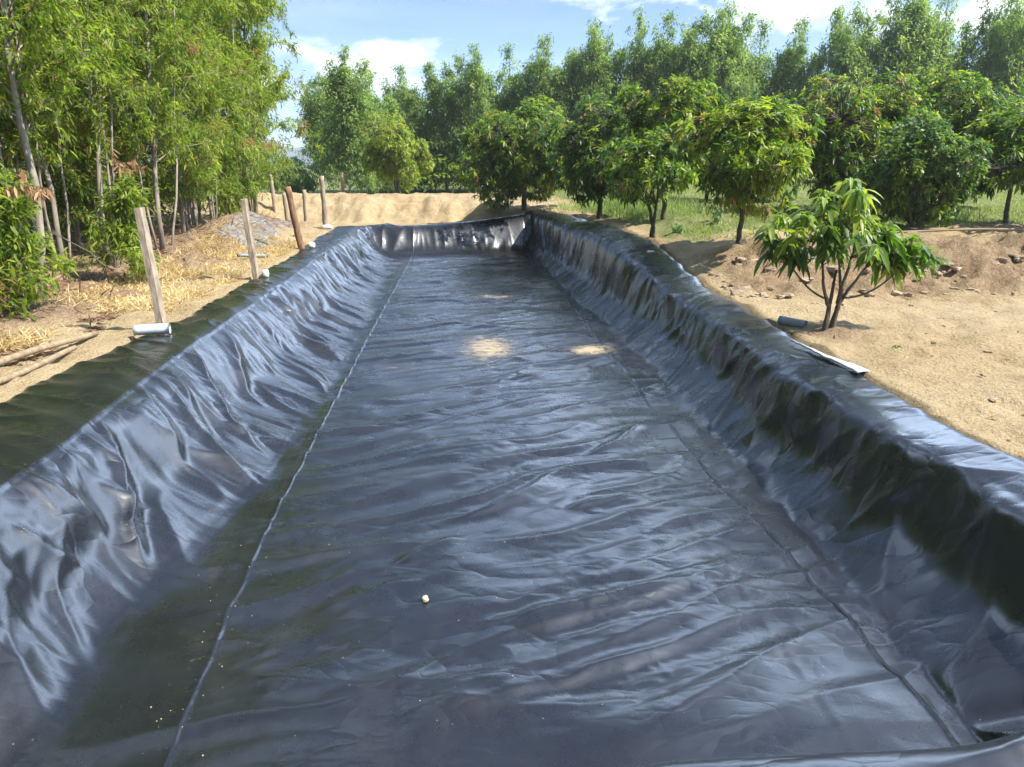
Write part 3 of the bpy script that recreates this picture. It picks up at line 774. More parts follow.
for x, y in [(-7.1, 11.2), (-7.6, 13.6), (-7.2, 15.2), (-7.5, 17.3), (-7.4, 19.8), (-7.9, 22.0), (-8.2, 24.6), (-8.6, 27.0), (-9.0, 12.2), (-9.2, 15.0),
             (-9.3, 18.4), (-9.6, 21.6), (-10.2, 25.4), (-11.2, 13.6), (-11.4, 17.0), (-11.8, 20.5), (-12.2, 24.2), (-13.8, 15.5), (-14, 19.5), (-14.6, 23.6), (-9.4, 9.6), (-8.6, 8.4)]:
    place(protoA, 'A', 'acacia_tree', 'tree', int(rng.integers(5)), x + rng.normal(0, .2), y + rng.normal(0, .3), rng.uniform(0, 6.3), rng.uniform(.9, 1.12), INNER, 'hidden acacias deep in the grove')
EDGE = 'acacia at the near end of the grove, only its outer branches reaching over the poles'
for x, y, i, s in [(-6.0, 8.2, 3, 1.0), (-6.3, 5.6, 0, 1.05), (-6.6, 3.0, 4, 1.0), (-8.3, 6.4, 1, 1.1), (-6.9, .6, 2, 1.0)]:
    place(protoA, 'A', 'acacia_tree', 'tree', i, x, y, rng.uniform(0, 6.3), s, EDGE, 'acacias at the near end of the grove')

# undergrowth saplings of the grove edge
protoS = [acacia(140 + i, H, .08, 20, 22, .15, .55, 6, rad=.008, dry=.05) for i, H in enumerate([2.0, 2.6, 1.6])]
for x, y, i, s, lab in [(-5.35, 8.75, 0, 1.0, 'leafy bright sapling beside the pale trunk at the wooden poles'),
                        (-4.95, 12.2, 2, .85, 'drooping leafy sapling just in front of the pale square topped post'),
                        (-5.2, 9.6, 2, .9, 'low leafy sapling at the foot of the pale grey trunk'),
                        (-6.1, 21.5, 0, 1.0, 'leafy sapling at the grove edge beside the second fence post'),
                        (-6.2, 23.0, 1, 1.0, 'tall leafy sapling at the grove edge in front of the grey netting'),
                        (-6.6, 15.0, 1, 1.0, 'thin sapling in the dry leaf litter among the grove trunks'),
                        (-6.9, 24.6, 1, .9, 'light green sapling at the far grove edge near the pit posts')]:
    place(protoS, 'S', 'acacia_sapling', 'sapling', i, x, y, rng.uniform(0, 6.3), s, lab, 'saplings along the grove edge')

# ------------------------------------------------------------------ background acacias
protoB = [feathery_acacia(200 + i, H, sp, 46, .215, [(0, (.08, .125, .045)), (.4, (.165, .225, .078)), (.75, (.25, .30, .11)), (1, (.33, .37, .15))])
          for i, (H, sp) in enumerate([(10.0, 2.2), (9.6, 1.9), (10.4, 2.5), (9.8, 2.1)])]
back = [(-8.6, 53, 8.4, 'pale acacia at the start of the tall row, beside the strip of open sky'),
        (-6.0, 45, 8.0, 'broad airy acacia standing alone before the gap in the far tree row'),
        (-4.6, 47, 7.2, 'feathery acacia leaning over the yellow green bush'),
        (-3.4, 52, 8.3, 'acacia directly behind the yellow green bush, its top under the white cloud'),
        (-.6, 52, 9.0, 'narrow acacia right of the yellow green bush in the far row'),
        (1.2, 51, 9.1, 'slim acacia whose top shows just left of the round dark mango'),
        (3.4, 53, 9.2, 'acacia rising directly above the round dark mango'),
        (5.8, 52, 9.5, 'acacia with a pointed top just right of the round dark mango'),
        (7.7, 53, 9.4, 'thin acacia above the space between the two round mangoes'),
        (9.2, 52, 10.0, 'tall acacia behind the dim mango with no visible trunk'),
        (11.5, 52, 10.8, 'broad topped acacia above the small leaning mango'),
        (13.3, 51, 10.8, 'acacia with a split top above the dark trunked mango'),
        (15.4, 51, 11.6, 'tallest narrow acacia of the middle of the row, against grey cloud'),
        (17.5, 52, 11.1, 'pointed acacia one place right of the tallest narrow one'),
        (20.0, 53, 10.6, 'acacia with its crown low against the cloud above the straight trunked mango'),
        (22.2, 52, 10.7, 'bushy topped acacia left of the highest far crown on the cloud'),
        (25.2, 51, 12.1, 'acacia with the high rounded crown behind the big flushing mango'),
        (28.3, 51, 12.6, 'acacia cut off by the top of the view behind the big mango'),
        (31.6, 52, 13.0, 'tall spreading acacia above the dense green mango on the terrace'),
        (35.0, 51, 13.2, 'acacia in the far row above the mango that has a thin dark trunk'),
        (38.4, 50, 13.0, 'last acacia in view at the open end of the far row')]
for j, (x, y, h, lab) in enumerate(back):
    i = j % 4; H0 = [10.0, 9.6, 10.4, 9.8][i]; s = (h * .93 - .2) / H0
    place(protoB, 'B', 'acacia_tree', 'tree', i, x, y, rng.uniform(0, 6.3), (max(s, .9) * (.95 + .3 * ((j * 7) % 5) / 4), max(s, .9) * 1.05, s * (1.06 + .07 * ((j * 3) % 4) / 3)), lab, 'acacias in the tall row beyond the orchard')
FILL = 'acacia of the second line behind the far row, seen only through gaps between crowns'
for x in np.arange(-5.5, 46, 1.9):
    place(protoB, 'B', 'acacia_tree', 'tree', int(rng.integers(4)), x + rng.normal(0, .5), 56.0 + rng.normal(0, 1.0), rng.uniform(0, 6.3), (1.25, 1.25, .56 + .0065 * x + rng.uniform(0, .14)), FILL, 'second line of far acacias')

# low growth deep in the grove
def grove_thicket():
    r = np.random.default_rng(17); n = 62000
    x = -7.8 - 9 * r.random(n); y = r.uniform(6, 34, n); zz = .1 + 8.5 * r.random(n) ** 1.2
    k = perlin(x * .5, zz * .5 + y * .5, 15) > -.2
    x, y, zz = x[k], y[k], zz[k]; m = len(x)
    D = unit(r.normal(0, 1, (m, 3)) + np.array([0, 0, -.4])); L = r.uniform(.14, .30, m)
    col = lerp_col(ACACIA, np.clip(.35 + r.normal(0, .2, m), 0, 1)); dr = r.random(m) < .22
    col[dr] = np.array([.20, .12, .06]) * r.uniform(.6, 1.3, (dr.sum(), 1))
    tag(link('grove_undergrowth', leaf_mesh('grove_undergrowth', np.stack([x, y, zz], -1), D, L, L * .3, r.uniform(0, .3, m), 4, col, M['acacia_leaf'], r)),
        'tangled low foliage deep inside the grove', 'undergrowth', None, 'stuff')
grove_thicket()

# dim thicket beneath the far row
def thicket():
    r = np.random.default_rng(7); n = 26000
    x = r.uniform(-4.2, 60, n); y = r.uniform(54, 64, n); zz = .5 + 6.0 * r.random(n) ** 1.1
    n2 = 5000; x = np.concatenate([x, r.uniform(-7, 30, n2)]); y = np.concatenate([y, r.uniform(48, 55, n2)]); zz = np.concatenate([zz, .4 + 2.0 * r.random(n2)])
    keep = perlin(x * .5, zz * .6 + y, 5) > -.25
    x, y, zz = x[keep], y[keep], zz[keep]; m = len(x)
    P = np.stack([x, y, zz], -1); D = unit(r.normal(0, 1, (m, 3)) + np.array([0, 0, -.3]))
    col = lerp_col(ACACIA, np.clip(.3 + r.normal(0, .2, m), 0, 1))
    L = r.uniform(.3, .6, m)
    me = leaf_mesh('far_thicket', P, D, L, L * .35, r.uniform(0, .3, m), 4, col, M['acacia_leaf'], r)
    tag(link('far_thicket', me), 'dense low foliage filling the space under the far acacia row', 'undergrowth', None, 'stuff')
thicket()

# ------------------------------------------------------------------ orchard
ORCH = 'mango trees of the orchard'
def mtree(label, x, y, *a, rotz=0, name='mango_tree', cat='tree', group=ORCH, **k):
    return tree(name, label, cat, (x, y, gz(x, y)), mango(*a, **k), group, rotz)
mtree('round dark green mango tree on the mound at the far end of the pond', 2.2, 25.8, 301, 3.4, 2.3, 1.7, 1.85, 2300, 13, .17, rtrunk=.08, flush=.28, lobes=26)
mtree('yellow green bushy tree with several stems standing behind the bare soil bank', -2.6, 35.5, 302, 3.5, 1.5, 1.75, 1.95, 1500, 12, .18, stems=4, rtrunk=.05, stops=[(0, (.08, .125, .02)), (.5, (.18, .235, .03)), (1, (.30, .33, .05))], flush=.3)
mtree('small leaning mango with two thin stems right at the liner edge', 3.82, 15.1, 303, 1.85, .95, .6, 1.32, 330, 13, .15, shift=(-.12, 0), stems=2, rtrunk=.035, lean=(-.02, 0), flush=.28, lobes=9)
mtree('dark crowned mango with straight trunk on the grass behind the small leaning one', 4.75, 17.9, 304, 3.0, 1.45, 1.15, 1.95, 1000, 13, .165, rtrunk=.055, flush=.22)
mtree('dim mango filling the space between the round mango and the dark trunked one', 3.75, 20.6, 305, 2.8, 1.45, 1.35, 1.5, 1000, 12, .17, rtrunk=.06, flush=.1, tone0=.36)
mtree('mango with a forked trunk and flushing crown on top of the cut bank', 4.68, 12.75, 306, 2.4, 1.22, .9, 1.55, 900, 13, .15, rtrunk=.04, flush=.38, pink=.05, shift=(.12, 0))
mtree('big broad mango with orange new shoots on the terrace', 9.8, 19.2, 307, 3.5, 2.1, 1.72, 1.72, 2300, 13, .165, rtrunk=.08, flush=.34, lobes=26, pink=.08)
mtree('tall dense mango with plain green top right of the big flushing one', 13.3, 21.0, 308, 3.9, 2.0, 1.85, 2.0, 1800, 13, .17, rtrunk=.08, flush=.2, lobes=24)
mtree('dark mango behind the big flushing one, seen over the cut bank mango', 9.9, 25.5, 311, 3.3, 2.1, 1.6, 1.65, 1100, 12, .19, rtrunk=.08, flush=.12, tone0=.36)
mtree('mango with a thin dark trunk and low hanging leaves right of the light shrub', 11.35, 15.6, 310, 2.4, 1.25, 1.0, 1.5, 800, 13, .17, rtrunk=.045, flush=.22)
mtree('small mango half hidden between the dark trunked mango and the forked one', 7.2, 22.5, 313, 2.6, 1.4, 1.2, 1.65, 560, 12, .2, rtrunk=.05, flush=.18)
mtree('mango on the terrace beyond the view, casting shade on the cut bank', 12.7, 13.2, 312, 3.0, 1.7, 1.3, 1.9, 600, 12, .2, rtrunk=.06, flush=.15)
mtree('rounded light green shrub with leaves down to the ground on the terrace edge', 8.8, 14.6, 309, 2.2, 1.05, 1.12, .98, 1500, 11, .11, stems=3, rtrunk=.03, name='shrub', cat='shrub', group='orchard shrubs', wl=.42, flush=.3,
      stops=[(0, (.03, .065, .016)), (.5, (.075, .135, .028)), (1, (.17, .23, .04))], pink=0)

# far light shrub between grove and pit
mtree('pale green feathery shrub beyond the thin posts of the empty pit', -9.6, 46, 320, 2.4, 2.2, 1.1, 1.2, 800, 10, .25, stems=3, rtrunk=.04, name='shrub', cat='shrub', group='far shrubs', wl=.2,
      stops=[(0, (.07, .12, .03)), (.5, (.12, .19, .045)), (1, (.18, .25, .06))], pink=0)

# ---- the young mango in front
def young_mango():
    r = np.random.default_rng(77)
    root = empty('young_mango_tree', 'young mango tree with several bare stems and long drooping leaves by the liner edge', 'tree', (4.15, 8.2, gz(4.15, 8.2)))
    k = 1 / 92.0                                                    # size of the tree's own grid
    tips = [(-62, 88), (-55, 106), (-44, 92), (-36, 120), (-28, 98), (-20, 132), (-12, 112), (-6, 140), (2, 150), (10, 128), (16, 108), (-2, 96), (24, 118), (34, 104),
            (44, 112), (52, 90), (64, 84), (78, 80), (88, 76), (58, 72), (-40, 78), (-14, 84), (20, 90), (36, 84), (70, 92), (6, 118), (-48, 116), (14, 140), (-24, 112), (48, 100), (-66, 100), (84, 88)]
    g = Geo()
    stems = [((-8, 0), (-6, 30), (4, 62)), ((0, -4), (2, 34), (10, 78)), ((1, 24), (10, 40), (28, 66)), ((-6, 26), (-12, 44), (-22, 70)), ((3, 30), (8, 46), (-2, 88))]
    ends = []
    for s_i, st in enumerate(stems):
        P = np.array([(x * k, r.normal(0, .05) * (j > 0), z * k) for j, (x, z) in enumerate(st)]); P[0, 2] = -.08 if s_i < 2 else P[0, 2]
        t = np.linspace(0, 1, 9)[:, None]
        c = (1 - t) ** 2 * P[0] + 2 * t * (1 - t) * P[1] + t ** 2 * P[2]
        g.tube(c + r.normal(0, .004, c.shape), np.linspace(.036 if s_i < 2 else .022, .012, 9), 8, wob=.05); ends.append(c)
    low = [((-6, 34), (-30, 40), (-52, 72)), ((6, 36), (38, 34), (60, 58))]
    for st in low:
        P = np.array([(x * k, r.normal(0, .04), z * k) for x, z in st]); t = np.linspace(0, 1, 9)[:, None]
        c = (1 - t) ** 2 * P[0] + 2 * t * (1 - t) * P[1] + t ** 2 * P[2]
        g.tube(c, np.linspace(.014, .008, 9), 6); ends.append(c)
    nodes = np.concatenate([e[4:] for e in ends])
    T = []
    for (x, z) in tips:
        for _ in range(3):
            T.append((x * k + r.normal(0, .05), r.normal(0, .28) * (1 - abs(x) / 130), z * k + r.normal(0, .04)))
    T = np.array(T)
    for p in T:
        q = nodes[np.argmin(((nodes - p) ** 2).sum(1) + 2 * np.clip(nodes[:, 2] - p[2] + .05, 0, 9))]
        m_ = q + (p - q) * .5 + np.array([0, 0, -.05]) + r.normal(0, .015, 3)
        g.tube(np.stack([q, m_, p]), [.008, .0065, .004], 5, cap=False)
    trunk = link('trunk', g.mesh('trunk', [M['bark_brown']]), root)
    nl = 13; m = len(T) * nl; idx = np.repeat(np.arange(len(T)), nl)
    th = r.uniform(0, 2 * np.pi, m)
    D = np.stack([np.cos(th), np.sin(th), r.uniform(-.5, .75, m)], -1)
    P = T[idx] + r.normal(0, .012, (m, 3)) + np.stack([np.zeros(m), np.zeros(m), -r.uniform(0, .06, m)], -1)
    L = .185 * r.uniform(.55, 1.25, m)
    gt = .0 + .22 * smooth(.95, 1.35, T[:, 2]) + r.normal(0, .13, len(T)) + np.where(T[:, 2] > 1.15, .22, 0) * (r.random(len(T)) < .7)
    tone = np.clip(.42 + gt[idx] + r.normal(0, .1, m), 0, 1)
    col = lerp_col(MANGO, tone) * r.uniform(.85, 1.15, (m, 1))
    link('crown', leaf_mesh('crown', P, D, L, L * .28 * r.uniform(.85, 1.2, m), r.uniform(.45, 1.1, m), 11, col, M['mango_leaf'], r), root)
young_mango()

# ------------------------------------------------------------------ grass, straw, litter, weeds
def blades(name, n, place_fn, h, w, stops, label, cat, material='grass_blade', flat=0, seed=1):
    r = np.random.default_rng(seed); x, y = place_fn(r, n); m = len(x)
    zz = land(x, y) - .01
    P = np.stack([x, y, zz], -1)
    D = unit(np.stack([r.normal(0, .45 + flat, m), r.normal(0, .45 + flat, m), np.full(m, 1.0 - .8 * min(flat, 1))], -1))
    tone = np.clip(.5 + .35 * perlin(x * .8, y * .8, seed) + r.normal(0, .2, m), 0, 1)
    L = r.uniform(h[0], h[1], m) * (1 + .5 * perlin(x * .6, y * .6, seed + 3))
    me = leaf_mesh(name, P, D, L, np.full(m, w) * r.uniform(.6, 1.4, m), r.uniform(.1, .5, m), 4, lerp_col(stops, tone), M[material], r)
    return tag(link(name, me), label, cat, None, 'stuff')
def grass_place(r, n):
    y = 13.4 + 33 * r.random(n) ** 1.6; x = r.uniform(2.6, 30, n) * (.35 + .65 * (y / 46)) + 1.2
    k = (perlin(x * .35, y * .35, 99) + .45 * perlin(x * 1.2, y * 1.2, 98) > -.42) & (y > 13.9 + .28 * np.clip(x - 6, 0, 4) + .9 * perlin(x * .9, y * .3, 97)) & (x > np.interp(y, [3, 15.5, 22, 24.8, 26], [4.3, 4.3, 4.0, 3.7, 3.2]))
    # clumps
    return (x + r.normal(0, .05, n))[k], (y + r.normal(0, .05, n))[k]
blades('grass', 60000, grass_place, (.06, .20), .016, [(0, (.09, .125, .03)), (.5, (.19, .235, .055)), (1, (.36, .36, .15))], 'green grass growing over the orchard terrace', 'grass', seed=3)
def tall_place(r, n):
    c = np.array([(5.0, 19.5), (4.9, 21), (4.6, 22.5), (4.8, 24.5), (5.8, 21), (6.5, 24), (4, 24), (9.8, 17.5), (10.4, 17)]); i = r.integers(len(c), size=n)
    return c[i, 0] + r.normal(0, .45, n), c[i, 1] + r.normal(0, .7, n)
blades('tall_grass', 5000, tall_place, (.25, .6), .016, [(0, (.10, .15, .05)), (.5, (.20, .26, .09)), (1, (.32, .33, .16))], 'tall pale grass behind the liner edge under the mangoes', 'grass', seed=5)
def straw_place(r, n):
    y = 7.5 + 11.5 * r.random(n); x = -3.58 - 1.7 * r.random(n) ** .9 - (y < 9.3) * .8
    k = perlin(x * 1.1, y * .9, 44) > -.45 + .6 * (y < 10)
    return x[k], y[k]
blades('dry_grass', 44000, straw_place, (.08, .28), .011, [(0, (.30, .21, .09)), (.5, (.48, .37, .18)), (1, (.62, .50, .28))], 'dry straw coloured grass along the verge between liner and grove', 'grass', 'dry_leaf', .5, seed=8)
def litter_place(r, n):
    y = 6 + 19 * r.random(n); x = -4.15 - 4.6 * r.random(n) ** 1.25
    k = perlin(x * .8, y * .8, 45) > -.55
    return x[k], y[k]
blades('leaf_litter', 34000, litter_place, (.08, .17), .035, [(0, (.09, .055, .035)), (.5, (.24, .15, .09)), (1, (.44, .31, .19))], 'brown fallen leaves covering the ground under the grove', 'leaf litter', 'dry_leaf', 3.0, seed=9)
def brush_place(r, n):
    y = 8.4 + 15 * r.random(n); x = -4.7 - 3.4 * r.random(n)
    k = perlin(x * .9, y * .7, 46) > .02
    return x[k], y[k]
blades('dry_brush', 13000, brush_place, (.14, .50), .022, [(0, (.10, .06, .035)), (.5, (.26, .165, .095)), (1, (.46, .34, .20))], 'brown dry brush and dead twigs standing among the grove trunks', 'dry brush', 'dry_leaf', .75, seed=18)
def plot_place(r, n):
    y = 4 + 7 * r.random(n); x = 3.75 + 6 * r.random(n)
    k = perlin(x * .9, y * .9, 47) > .05
    return x[k], y[k]
blades('leaf_bits', 2200, plot_place, (.02, .085), .022, [(0, (.10, .06, .035)), (.5, (.24, .16, .09)), (1, (.46, .36, .22))], 'small dry leaf bits scattered on the bare plot', 'leaf litter', 'dry_leaf', 3.0, seed=19)
def root_litter(r, n): return 4.15 + r.normal(0, .22, n), 8.1 + r.normal(0, .2, n)
blades('fallen_leaves', 260, root_litter, (.06, .14), .03, [(0, (.05, .035, .025)), (.5, (.14, .09, .055)), (1, (.36, .25, .15))], 'dead leaves heaped round the foot of the young mango', 'leaf litter', 'dry_leaf', 2.5, seed=12)

# dry brown twigs and hanging dead branches in the grove edge
def dead_branch(label, base, tip, seed, n=60):
    r = np.random.default_rng(seed)
    root = empty('dead_branch', label, 'branch', base, 0, 'dead branches at the grove edge')
    b = np.zeros(3); e = np.array(tip) - np.array(base); t = np.linspace(0, 1, 8)[:, None]
    c = b + e * t + np.array([0, 0, .12]) * np.sin(t * 3.1) + np.cumsum(r.normal(0, .015, (8, 3)), 0)
    g = Geo(); g.tube(c, np.linspace(.014, .004, 8), 5)
    P = []
    for _ in range(9):
        u = r.uniform(.3, 1); q = np.array([np.interp(u, t[:, 0], c[:, k]) for k in range(3)]); d = unit(e + r.normal(0, .5, 3) * np.linalg.norm(e)) * .3
        g.tube(np.stack([q, q + d]), [.004, .002], 3, cap=False); P.append(q + d * r.uniform(.2, 1.1, (n // 9 + 1, 1)))
    link('stem', g.mesh('stem', [M['bark_brown']]), root)
    if n > 9:
        P = np.concatenate(P); m = len(P); L = r.uniform(.09, .17, m)
        link('leaves', leaf_mesh('leaves', P, unit(r.normal(0, .5, (m, 3)) + np.array([0, 0, -1])), L, L * .25, r.uniform(0, .2, m), 6,
             np.array([.30, .185, .10]) * r.uniform(.6, 1.4, (m, 1)), M['dry_leaf'], r), root)
dead_branch('dead branch with hanging brown leaves beside the pale trunk near the poles', (-5.5, 10.25, 1.35), (-4.75, 9.3, 1.55), 1, 150)
dead_branch('dead branch with brown leaves hanging lower beside the leaning trunk', (-5.75, 13.25, 1.75), (-4.95, 12.7, 1.75), 2, 110)
dead_branch('bare grey fallen branch leaning in the leaf litter under the grove', (-5.0, 12.0, .1), (-5.9, 11.6, .95), 3, 8)

def weed(label, x, y, h, seed, n=90, leaf=.09):
    r = np.random.default_rng(seed)
    root = empty('weed', label, 'weed', (x, y, gz(x, y)), 0, 'weeds in the orchard grass')
    g = Geo(); P = []; D = []
    for _ in range(6):
        e = np.array([r.normal(0, .3) * h, r.normal(0, .3) * h, h * r.uniform(.6, 1)]); g.tube(np.stack([np.zeros(3) - [0, 0, .03], e * .5 + r.normal(0, .02, 3), e]), [.006, .005, .003], 4)
        k = n // 6; u = r.uniform(.25, 1, (k, 1)); P.append(e * u); D.append(unit(r.normal(0, 1, (k, 3)) + np.array([0, 0, .1])))
    link('stem', g.mesh('stem', [M['bark_brown']]), root)
    P = np.concatenate(P); D = np.concatenate(D); m = len(P); L = leaf * r.uniform(.6, 1.3, m)
    link('leaves', leaf_mesh('leaves', P, D, L, L * .5, r.uniform(0, .5, m), 6, lerp_col([(0, (.06, .12, .04)), (1, (.20, .28, .12))], r.random(m)), M['grass_blade'], r), root)
weed('pale green weed in the shaded grass between the dark trunked mango and the forked one', 5.35, 16.0, .42, 1)
weed('low weed in the grass at the top of the cut bank', 4.2, 14.9, .28, 2)
weed('leafy weed right of the mango with the forked trunk', 5.9, 14.2, .25, 3)
weed('bushy weed beside the thin dark trunk at the open end of the terrace', 9.75, 15.4, .5, 4, 140)
weed('tiny green weed on the bare soil in front of the young mango', 4.4, 7.3, .06, 5, 24, .05)

# ------------------------------------------------------------------ posts
POSTS = 'wooden fence posts along the pits'
def post(label, x, y, h, r0, lean, m='post_wood', square=False, zb=None):
    g = Geo(); n = 14; t = np.linspace(0, 1, n)
    P = np.stack([lean[0] * t, lean[1] * t, -.25 + (h + .25) * t], -1); P[:, :2] += np.cumsum(rng.normal(0, .003, (n, 2)), 0)
    g.tube(P, np.linspace(r0 * 1.06, r0 * .95, n), 5 if square else 8, wob=.07)
    me = g.mesh('fence_post', [M[m]], not square)
    return tag(link('fence_post', me, None, (x, y, gz(x, y) if zb is None else zb)), label, 'post', POSTS)
post('pale square topped post leaning outward above the grey pipe at the liner edge', -3.27, 8.7, 1.36, .062, (-.16, .05), square=True)
post('pale upright post with a small white sack at its foot beside the liner', -3.27, 12.85, 1.28, .058, (-.10, .0), square=True)
post('rough reddish brown post leaning toward the grove at the liner edge', -3.4, 17.5, 1.35, .075, (-.24, 0), 'post_red')
post('grey post at the corner of the liner, with a white sack at its foot', -3.78, 23.1, 1.5, .075, (-.06, 0))
post('short grey post in the pit side, left of the corner post', -4.9, 26.1, 1.3, .07, (-.03, 0))
post('leaning pale post half hidden behind the reddish brown post', -5.75, 27.5, 1.35, .08, (-.1, 0))
post('slim pale post on the slope of the empty pit, third along its row', -6.95, 31, 1.4, .07, (-.08, 0))
post('farthest slim post of the row, close to the grove edge', -8.7, 36, 1.4, .075, (-.03, 0))
post('lone thin post on the bare soil bank behind the pit', -5.0, 35.5, 1.25, .08, (0, 0))

# ------------------------------------------------------------------ pipes, sacks, poles
def pipe(name, label, cat, p0, p1, r0, m, hollow=True, group=None):
    p0 = np.array(p0); p1 = np.array(p1); n = 8; t = np.linspace(0, 1, n)[:, None]
    g = Geo(); P = (p1 - p0) * t
    g.tube(P, np.full(n, r0), 16, cap=not hollow)
    if hollow:
        g.tube(P[::-1], np.full(n, r0 * .88), 16, cap=False)
        for end, s in ((0, 0), (n - 1, 0)):
            k = 16; o = end * k; i0 = n * k + (n - 1 - end) * k
            a = np.arange(k); b = (a + 1) % k
            # match ring order: inner ring sampled in the opposite direction
            V = np.concatenate([g.v[0], g.v[1]])
            ri = i0 + np.array([np.argmin(((V[i0:i0 + k] - V[o + q]) ** 2).sum(1)) for q in range(k)])
            g.q.append(np.stack([o + a, o + b, ri[b], ri[a]], -1))
    return tag(link(name, g.mesh(name, [M[m]]), None, tuple(p0)), label, cat, group)
pipe('pipe', 'short pale grey pipe lying across the liner edge at the foot of the leaning post', 'pipe', (-3.50, 8.44, .085), (-3.14, 8.50, .09), .058, 'pipe_pale')
pipe('pipe', 'dark grey pipe stub lying behind the liner edge beside the young mango', 'pipe', (3.74, 8.66, .06), (3.95, 8.42, .045), .05, 'pipe_grey')
pipe('pipe', 'thin grey green pipe lying on soil between pale upright and reddish posts', 'pipe', (-4.25, 15.4, .12), (-3.75, 15.7, .07), .035, 'pipe_blue')
def sack(label, x, y, z, sx, sy, sz, m='sack', name='sack', cat='sack', group='sacks weighing down the liner edge', seed=0, rz=0):
    r = np.random.default_rng(seed); nu, nv = 18, 10
    u = np.linspace(0, 2 * np.pi, nu, endpoint=False); v = np.linspace(-np.pi / 2, np.pi / 2, nv)
    U, Vv = np.meshgrid(u, v)
    sg = lambda a, p: np.sign(a) * np.abs(a) ** p
    X = sg(np.cos(Vv), .6) * sg(np.cos(U), .7); Y = sg(np.cos(Vv), .6) * sg(np.sin(U), .7); Z = sg(np.sin(Vv), .8)
    b = 1 + .12 * perlin(X * 2 + seed * 3, Y * 2 + Z * 2, seed)
    P = .75 * np.stack([X * sx * b, Y * sy * b, Z * sz * b], -1).reshape(-1, 3)
    i = (np.arange(nv - 1)[:, None] * nu + np.arange(nu)[None]).ravel(); j = (np.arange(nv - 1)[:, None] * nu + (np.arange(nu)[None] + 1) % nu).ravel()
    me = mesh_from(name, P, [np.stack([i, j, j + nu, i + nu], -1)], [M[m]], True)
    return tag(link(name, me, None, (x, y, z), rz), label, cat, group)
sack('small white sack right against the pale upright post', -3.12, 12.82, .10, .07, .09, .09, seed=2)
sack('white sack at the foot of the reddish brown post', -3.2, 17.45, .10, .10, .12, .09, seed=3)
sack('grey white sack on the liner corner by the grey corner post', -3.7, 22.7, .10, .20, .12, .09, seed=4)
sack('white sack on the liner corner under the round dark mango', 2.75, 24.5, .30, .17, .12, .08, seed=5)
sack('white sack under the small leaning mango', 3.42, 13.6, .28, .12, .1, .08, seed=6)
pipe('water_tank', 'pale round tank standing on the soil bank behind the round mango', 'tank', (1.0, 34.0, .55), (1.0, 34.0, 1.0), .22, 'sack', False)

def glare_strip():  # added pale strip: sun glare on the liner edge built as a solid shape
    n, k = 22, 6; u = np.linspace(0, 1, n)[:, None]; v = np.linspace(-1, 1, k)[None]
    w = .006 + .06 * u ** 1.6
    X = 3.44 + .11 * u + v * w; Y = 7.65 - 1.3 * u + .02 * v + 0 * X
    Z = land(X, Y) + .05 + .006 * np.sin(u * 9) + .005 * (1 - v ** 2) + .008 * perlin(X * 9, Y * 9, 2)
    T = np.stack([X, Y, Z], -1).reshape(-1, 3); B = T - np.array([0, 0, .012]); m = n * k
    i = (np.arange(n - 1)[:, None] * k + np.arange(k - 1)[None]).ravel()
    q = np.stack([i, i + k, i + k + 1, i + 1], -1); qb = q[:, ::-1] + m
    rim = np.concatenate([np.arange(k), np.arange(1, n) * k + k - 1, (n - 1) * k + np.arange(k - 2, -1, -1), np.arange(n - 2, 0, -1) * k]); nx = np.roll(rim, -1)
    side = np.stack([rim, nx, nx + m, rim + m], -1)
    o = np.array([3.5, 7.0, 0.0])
    tag(link('glare_strip', mesh_from('glare_strip', np.concatenate([T, B]) - o, [q, qb, side], [M['pipe_pale']], True), None, tuple(o)),
        'narrow white strip standing in for sun glare on the liner edge near the young mango', 'glare strip')
glare_strip()

def pole(label, pts, r0, r1, seed):
    r = np.random.default_rng(seed); P = np.array(pts, float); t = np.linspace(0, 1, 16)
    s = np.linspace(0, 1, len(P)); c = np.stack([np.interp(t, s, P[:, k]) for k in range(3)], -1)
    c = np.stack([np.convolve(np.pad(c[:, k], 2, mode='reflect', reflect_type='odd'), np.ones(5) / 5, 'valid') for k in range(3)], -1)
    c[:, 2] += .012 * np.sin(t * 9 + seed)
    for i in range(16): c[i, 2] = max(c[i, 2], gz(c[i, 0], c[i, 1]) + r0 * .8)
    o = c[0].copy(); g = Geo(); g.tube(c - o, np.linspace(r0, r1, 16), 10, wob=.03)
    tag(link('wooden_pole', g.mesh('wooden_pole', [M['pole_wood']]), None, tuple(o)), label, 'pole', 'wooden poles on the verge')
pole('peeled wooden pole lying on the bare verge, the one farther from the liner', [(-4.75, 5.6, .06), (-4.3, 6.8, .06), (-4.12, 7.6, .06), (-3.92, 8.5, .06)], .040, .028, 2)
pole('peeled wooden pole lying along the liner edge', [(-4.1, 4.9, .05), (-3.92, 6.0, .05), (-3.86, 6.9, .05), (-3.80, 7.75, .05)], .036, .024, 5)
pole('long thin grey pole lying on top of the cut bank', [(6.9, 13.1, .68), (8.2, 13.15, .70), (9.6, 13.3, .70), (11.5, 13.5, .7)], .022, .018, 3)

